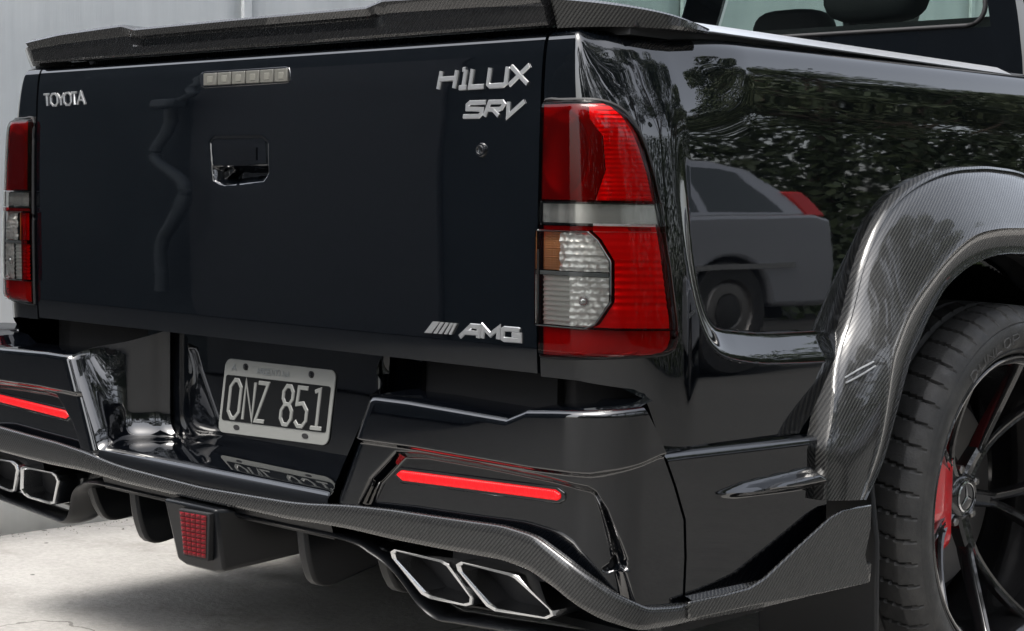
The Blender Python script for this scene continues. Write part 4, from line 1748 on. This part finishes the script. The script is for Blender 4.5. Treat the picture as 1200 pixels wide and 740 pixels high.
def cabpt(s, z):
    x, y, t = plan(s, .86, CR2)
    k = smooth_interp(z, CZ) / .86
    lean = .02 * np.clip((z - 1.30) / .5, 0, 1)
    return np.stack([x * k, CY + y + lean, z + 0 * x], -1)


CS0 = .86 - CR2 + CR2 * math.pi / 2
csy = lambda y: CS0 + (y - CY - CR2)
Zc = np.unique(np.concatenate([np.linspace(.60, 1.33, 12), np.linspace(1.33, 1.70, 14), np.linspace(1.70, 1.80, 4)]))
Sc = np.unique(np.concatenate([np.linspace(0, .70, 20), np.linspace(.70, csy(1.62), 24), [csy(1.62), csy(2.16), csy(2.34), csy(3.05)], np.linspace(csy(1.62), csy(3.4), 24)]))
Sc = np.unique(np.concatenate([-Sc, Sc]))
SS, ZZ = np.meshgrid(Sc, Zc, indexing='ij')
P = cabpt(SS, ZZ)
ms = (SS[:-1, :-1] + SS[1:, 1:]) / 2
mz = (ZZ[:-1, :-1] + ZZ[1:, 1:]) / 2
inz = (mz > 1.33) & (mz < 1.70)
am = np.abs(ms)
hole = inz & ((am < .70) | ((am > csy(1.62)) & (am < csy(2.16))) | ((am > csy(2.34)) & (am < csy(3.05))))
tg('cab_shell', P, M['paint'], cab, mask=~hole, flip=True, angle=40)
V = [(-.64, 1.42, 1.797), (.64, 1.42, 1.797), (.64, 3.0, 1.82), (-.64, 3.0, 1.82)]
tp('roof', V, [(0, 1, 2, 3)], M['paint'], cab)
P = cabpt(*np.meshgrid(np.linspace(-.70, .70, 12), np.linspace(1.33, 1.70, 6), indexing='ij'))
P[..., 1] += .012
tg('rear_window', P, M['glass'], cab)
loop = [cabpt(s, z) for s, z in rrect(-.695, .695, 1.335, 1.70, .05, .05)]
loop = np.array(loop + loop[:3])
V, F = tube(np.vstack([np.linspace(loop[i], loop[i + 1], 5)[:-1] for i in range(len(loop) - 1)]), .005, .006, 8, upv=(0, 1, 0))
tp('window_seal', V, F, M['rubber_in'], cab, angle=60)
for sg in (1, -1):
    for ya, yb in ((1.62, 2.16), (2.34, 3.05)):
        P = cabpt(*np.meshgrid(np.linspace(csy(ya), csy(yb), 5), np.linspace(1.33, 1.70, 6), indexing='ij'))
        P[..., 0] = (P[..., 0] - .01) * sg
        tg('side_window', P, M['glass'], cab)
# dark lower interior, dashboard, pillars
V, F = boxvf(-.80, .80, 3.30, 3.36, .60, 1.30)
tp('bulkhead', V, F, M['seat'], cab)
V, F = boxvf(-.74, .74, 2.95, 3.28, 1.05, 1.34)
tp('dashboard', V, F, M['seat'], cab, bevel=.04)
V, F = boxvf(-.70, .70, 1.50, 1.62, .8, 1.37)
tp('rear_bench_back', V, F, M['seat'], cab, bevel=.04)
for x, y, zt_, wd in ((.24, 1.62, 1.56, .26), (-.38, 1.62, 1.405, .24), (-.42, 2.22, 1.50, .25), (.42, 2.22, 1.50, .25)):
    # headrest, slightly pillow shaped
    bm = bmesh.new()
    bmesh.ops.create_icosphere(bm, subdivisions=3, radius=1)
    V = []
    for v_ in bm.verts:
        c_ = np.array(v_.co)
        c_ = np.sign(c_) * np.abs(c_) ** .55
        V.append((x + c_[0] * wd / 2, y + c_[1] * .06, zt_ - .09 + c_[2] * .09))
    F = [tuple(v_.index for v_ in f_.verts) for f_ in bm.faces]
    bm.free()
    tp('headrest', V, F, M['seat'], cab, angle=80)
    if y > 2:
        V, F = boxvf(x - .24, x + .24, y - .06, y + .08, .75, zt_ - .16)
        tp('seat_back', V, F, M['seat'], cab, bevel=.05, seg=4)
for sg in (1, -1):
    V, F = tube(np.linspace((sg * .80, 3.15, 1.28), (sg * .64, 2.75, 1.80), 8), .03, .03, 8)
    tp('windscreen_pillar', V, F, M['black_plastic'], cab)
V, F = grid(np.array([[(x, 3.2, 1.30), (x, 2.78, 1.80)] for x in (-.78, 0, .78)]))
tp('windscreen', V, F, M['glass'], cab)
# front body so that nothing is open from another viewpoint
V, F = boxvf(-.86, .86, 3.36, 4.25, .45, 1.12)
tp('engine_bay', V, F, M['paint'], cab, bevel=.10, seg=5)

# underbody
V, F = boxvf(-.42, .42, .35, 4.2, .34, .46)
tp('chassis', V, F, M['void'])
# ================================================================== SURROUNDINGS (mirrored in the paintwork)
# workshop wall behind the truck
M['workshop'] = mat('blue_grey_render', (.10, .12, .145), .8)
n = N(M['workshop'])
v = n.coord('Object')
n.link(n.ramp(n.noise(v, 1.6, 6, .6), [(.3, (.026, .036, .044)), (.7, (.042, .053, .062))]), n.b.inputs['Base Color'])
M['conduit'] = mat('grey_conduit', (.13, .15, .165), .5)
ws = empty('workshop_building', (-9.0, -3.9, GZ))
tag(ws, 'dark blue grey workshop wall mirrored in the tailgate', 'building')
V, F = boxvf(-22.0, 6.6, -1.2, .6, 0, 4.3)
mesh('wall', V, F, M['workshop'], ws)
V, F = boxvf(-22.2, 6.8, -1.4, .72, 4.3, 4.45)
mesh('roof_edge', V, F, M['joint'], ws)
V, F = boxvf(4.2, 6.0, .59, .62, 0, 2.3)
mesh('door', V, F, mat('workshop_door', (.07, .075, .085), .6), ws, bevel=.01)
cd = empty('conduit', (-4.92, -3.2, GZ + .15))
tag(cd, 'grey wavy cable conduit with a junction box mirrored in the tailgate', 'conduit')
pth = smooth_path([(.0, 0, .15), (.02, .0, .45), (.16, .02, .62), (.20, 0, .82), (-.02, .02, 1.0), (.03, 0, 1.2), (.08, 0, 1.38), (.22, .02, 1.55), (.14, 0, 1.75), (.2, 0, 2.3)], 80)
V, F = tube(pth, .034, .034, 10)
mesh('pipe', V, F, M['conduit'], cd)
V, F = boxvf(-.04, .14, -.05, .08, 1.32, 1.46)
mesh('junction_box', V, F, M['conduit'], cd, bevel=.03)

# parked dark silver estate, mirrored in the side of the bed
M['car_paint'] = mat('silver_grey_paint', (.36, .37, .40), .35, .6, 1.5, 1, 1.5, .03)
M['car_glass'] = mat('car_glass', (.045, .055, .06), .08, 0, 1.5)
car = empty('parked_car', (6.0, 4.9, GZ))
tag(car, 'silver grey estate car mirrored in the truck side panel', 'car')
# local: x 0 centre (-.9 side faces the truck), y forward of world, tail at +y
out = [(-2.2, .35), (-2.25, .55), (-2.2, .80), (-1.5, .93), (-1.2, .98), (1.62, 1.02), (1.78, .98), (1.82, .60), (1.78, .35)]


def arch(cy_, r=.37):
    return [(cy_ + r * math.cos(a), .33 + r * math.sin(a)) for a in np.linspace(math.pi * .02, math.pi * .98, 14)]


low = arch(.85) + arch(-1.65)
loopc = out + low
prt = []
for sg in (-1, 1):
    pts = [(sg * .88, a, b) for a, b in loopc]
    V, F = prism(pts if sg < 0 else pts[::-1], (-sg * .30, 0, 0))
    mesh('side_panel', V, F, M['car_paint'], car, bevel=.03, seg=3)
V, F = boxvf(-.60, .60, -2.2, 1.78, .36, .97)
mesh('body', V, F, M['car_paint'], car, bevel=.05, seg=3)
gb = [(-1.25, .96), (-.55, 1.48), (-.2, 1.56), (1.0, 1.56), (1.35, 1.48), (1.68, 1.0)]
Vg = [(sg * (.85 - (b - .96) * .38), a, b) for sg in (-1, 1) for a, b in gb]
k = len(gb)
Fg = [tuple(range(k)), tuple(range(2 * k - 1, k - 1, -1))] + [(i, i + k, (i + 1) % k + k, (i + 1) % k) for i in range(k)]
mesh('cabin', Vg, Fg, M['car_paint'], car, bevel=.04, seg=3)
for a, b in ((-.95, -.12), (-.04, .62), (.70, 1.38)):
    for sg in (-1, 1):
        def zz(y_):
            return np.interp(y_, [-1.1, -.5, -.2, 1.0, 1.2, 1.45], [1.08, 1.42, 1.48, 1.48, 1.44, 1.10])
        pts = [(a + (.03 if a < -.5 else 0), 1.04), (b, 1.04), (min(b, 1.2), float(zz(min(b, 1.2)))), ((a + b) / 2, float(zz((a + b) / 2))), (max(a, -.5), float(zz(max(a, -.5))))]
        q = [(sg * (.853 - (z_ - .96) * .38), y_, z_) for y_, z_ in pts]
        V, F = prism(q if sg < 0 else q[::-1], (-sg * .01, 0, 0))
        mesh('window', V, F, M['car_glass'], car, bevel=.003)
for sg in (-1, 1):
    V, F = boxvf(sg * .60, sg * .84, 1.60, 1.80, 1.0, 1.25)
    V = [(x - sg * (z_ - 1.0) * .3, y - (z_ - 1.0) * .55, z_) for x, y, z_ in V]
    mesh('tail_light', V, F, mat('car_tail_red', (.5, .02, .02), .3), car, bevel=.02)
    V, F = boxvf(sg * .885, sg * .90, -1.9, 1.4, .60, .64)
    mesh('door_moulding', V, F, M['chrome'], car)
    for cy_ in (.85, -1.65):
        V, F = lathe([(-.10, .20), (-.10, .31), (-.07, .33), (.06, .33), (.09, .31), (.09, .20)], 40)
        V = [(v_[0] * sg + sg * .78, v_[1] + cy_, v_[2] + .33) for v_ in V]
        w_ = mesh('wheel', V, F, M['rubber'], car)
        V, F = lathe([(.088, .10), (.095, .07), (.095, 0)], 24)
        V = [(v_[0] * sg + sg * .78, v_[1] + cy_, v_[2] + .33) for v_ in V]
        mesh('hub_cap', V, F, M['rubber'], w_)
        V, F = lathe([(.085, .205), (.06, .19), (.085, .17), (.088, .11), (.07, .09), (.07, 0)], 30)
        V = [(v_[0] * sg + sg * .78, v_[1] + cy_, v_[2] + .33) for v_ in V]
        mesh('rim', V, F, M['disc'], w_)
    V, F = boxvf(sg * .20, sg * .60, -2.0, 1.7, .25, .45)
    mesh('underside', V, F, M['void'], car)

# trees
M['bark'] = mat('bark', (.09, .07, .05), .9)


def leafmat(name, c1, c2):
    m = mat(name, c1, .5)
    n = N(m)
    v = n.coord('Object')
    n.link(n.ramp(n.noise(v, 1.1, 3), [(.35, c1), (.65, c2)]), n.b.inputs['Base Color'])
    n.b.inputs['Transmission Weight'].default_value = 0
    return m


LM = [leafmat('leaves_deep', (.05, .072, .032), (.095, .12, .055)), leafmat('leaves_mid', (.065, .09, .04), (.12, .14, .065))]


def tree(x, y, h, r, k, label, group=None):
    t = empty('tree', (x, y, GZ))
    tag(t, label, 'tree', group)
    rg = np.random.default_rng(100 + int(k))
    parts = []
    tr = smooth_path([(0, 0, 0), (.1, -.05, h * .2), (-.05, .1, h * .45), (.05, .05, h * .8)], 14)
    parts.append(tube(tr, np.linspace(.19, .05, 14), np.linspace(.19, .05, 14), 8, upv=(0, 1, 0)))
    cl = []
    for i in range(26):
        a = rg.uniform(0, 6.28)
        el = rg.uniform(-.5, 1)
        rr = r * rg.uniform(.35, 1.0)
        cz_ = h * .62 + el * h * .34
        c_ = np.array([rr * math.cos(a) * math.sqrt(max(.15, 1 - el * el * .8)), rr * math.sin(a) * math.sqrt(max(.15, 1 - el * el * .8)), cz_])
        cl.append((c_, rg.uniform(.45, .95)))
        if i < 14:
            b0_ = tr[rg.integers(4, 11)]
            parts.append(tube(np.linspace(b0_, c_, 5), np.linspace(.05, .012, 5), np.linspace(.05, .012, 5), 5))
    V, F = join(parts)
    mesh('trunk', V, F, M['bark'], t)
    nl = 620
    V, F = [], []
    for c_, cr in cl:
        p = rg.normal(0, 1, (nl, 3))
        p /= np.linalg.norm(p, axis=1)[:, None]
        p = c_ + p * (cr * rg.uniform(.3, 1.05, nl) ** .6)[:, None] * np.array([1, 1, .8])
        d1 = rg.normal(0, 1, (nl, 3))
        d1 /= np.linalg.norm(d1, axis=1)[:, None]
        d2 = np.cross(d1, rg.normal(0, 1, (nl, 3)))
        d2 /= np.linalg.norm(d2, axis=1)[:, None]
        sz = rg.uniform(.045, .09, nl)[:, None]
        b0_ = len(V)
        q = np.stack([p - d1 * sz, p + d2 * sz * .45, p + d1 * sz, p - d2 * sz * .45], 1).reshape(-1, 3)
        V += list(q)
        F += [(b0_ + 4 * i, b0_ + 4 * i + 1, b0_ + 4 * i + 2, b0_ + 4 * i + 3) for i in range(nl)]
    mesh('crown', V, F, LM[k % 2], t, smooth=False)
    return t


GT = 'trees mirrored in the truck side'
for k, (x, y, h, r) in enumerate([(8.2, 4.5, 8.6, 2.6), (9.0, 8.0, 7.6, 2.7), (8.4, 11.5, 6.8, 2.5), (9.6, 15.0, 8.0, 2.8), (8.8, 19.5, 7.4, 2.8), (8.6, .8, 11.0, 3.2), (12.5, 6.5, 9.0, 3.0), (13, 12.5, 9.5, 3.2), (13.5, 24.0, 9.5, 3.4), (1.0, -12.5, 7.5, 2.8), (5.0, -13.0, 8.0, 3.0), (9.0, -11.5, 7.6, 2.8), (9.5, -6.0, 11.0, 3.2), (8.8, -2.6, 11.5, 3.2)]):
    tree(x, y, h, r, k, 'leafy green tree mirrored in the glossy side of the truck', GT)
# unseen tall shrubs added to hide low sky and darken the corner reflection
shrub = empty('shrub_screen', (7.0, -14.5, GZ))
tag(shrub, 'unseen tall shrub row added to darken the rear corner reflection', 'shrub screen')
rg = np.random.default_rng(8)
nl = 40000
p = np.stack([rg.uniform(-9, 9, nl), rg.uniform(-.7, .7, nl), rg.uniform(.0, 1, nl)], 1)
p[:, 2] = p[:, 2] * (4.6 + .8 * np.sin(p[:, 0] * 1.3) + .5 * np.sin(p[:, 0] * 3.1))
d1 = rg.normal(0, 1, (nl, 3))
d1 /= np.linalg.norm(d1, axis=1)[:, None]
d2 = np.cross(d1, rg.normal(0, 1, (nl, 3)))
d2 /= np.linalg.norm(d2, axis=1)[:, None]
sz = rg.uniform(.08, .14, nl)[:, None]
q = np.stack([p - d1 * sz, p + d2 * sz * .5, p + d1 * sz, p - d2 * sz * .5], 1).reshape(-1, 3)
mesh('foliage', q, [(4 * i, 4 * i + 1, 4 * i + 2, 4 * i + 3) for i in range(nl)], LM[1], shrub, smooth=False)
# unseen hedge added behind the parked car to block the bright mirrored horizon
hedge = empty('hedge', (7.9, 8.0, GZ))
tag(hedge, 'dense dark green hedge added behind the parked car to block the mirrored horizon', 'hedge')
V, F = [], []
rg = np.random.default_rng(5)
nl = 60000
p = np.stack([rg.uniform(-.5, .5, nl), rg.uniform(-19, 14, nl), rg.uniform(.05, 2.9, nl) + .15 * np.sin(rg.uniform(0, 6, nl))], 1)
d1 = rg.normal(0, 1, (nl, 3))
d1 /= np.linalg.norm(d1, axis=1)[:, None]
d2 = np.cross(d1, rg.normal(0, 1, (nl, 3)))
d2 /= np.linalg.norm(d2, axis=1)[:, None]
sz = rg.uniform(.05, .09, nl)[:, None]
q = np.stack([p - d1 * sz, p + d2 * sz * .5, p + d1 * sz, p - d2 * sz * .5], 1).reshape(-1, 3)
mesh('foliage', q, [(4 * i, 4 * i + 1, 4 * i + 2, 4 * i + 3) for i in range(nl)], LM[0], hedge, smooth=False)
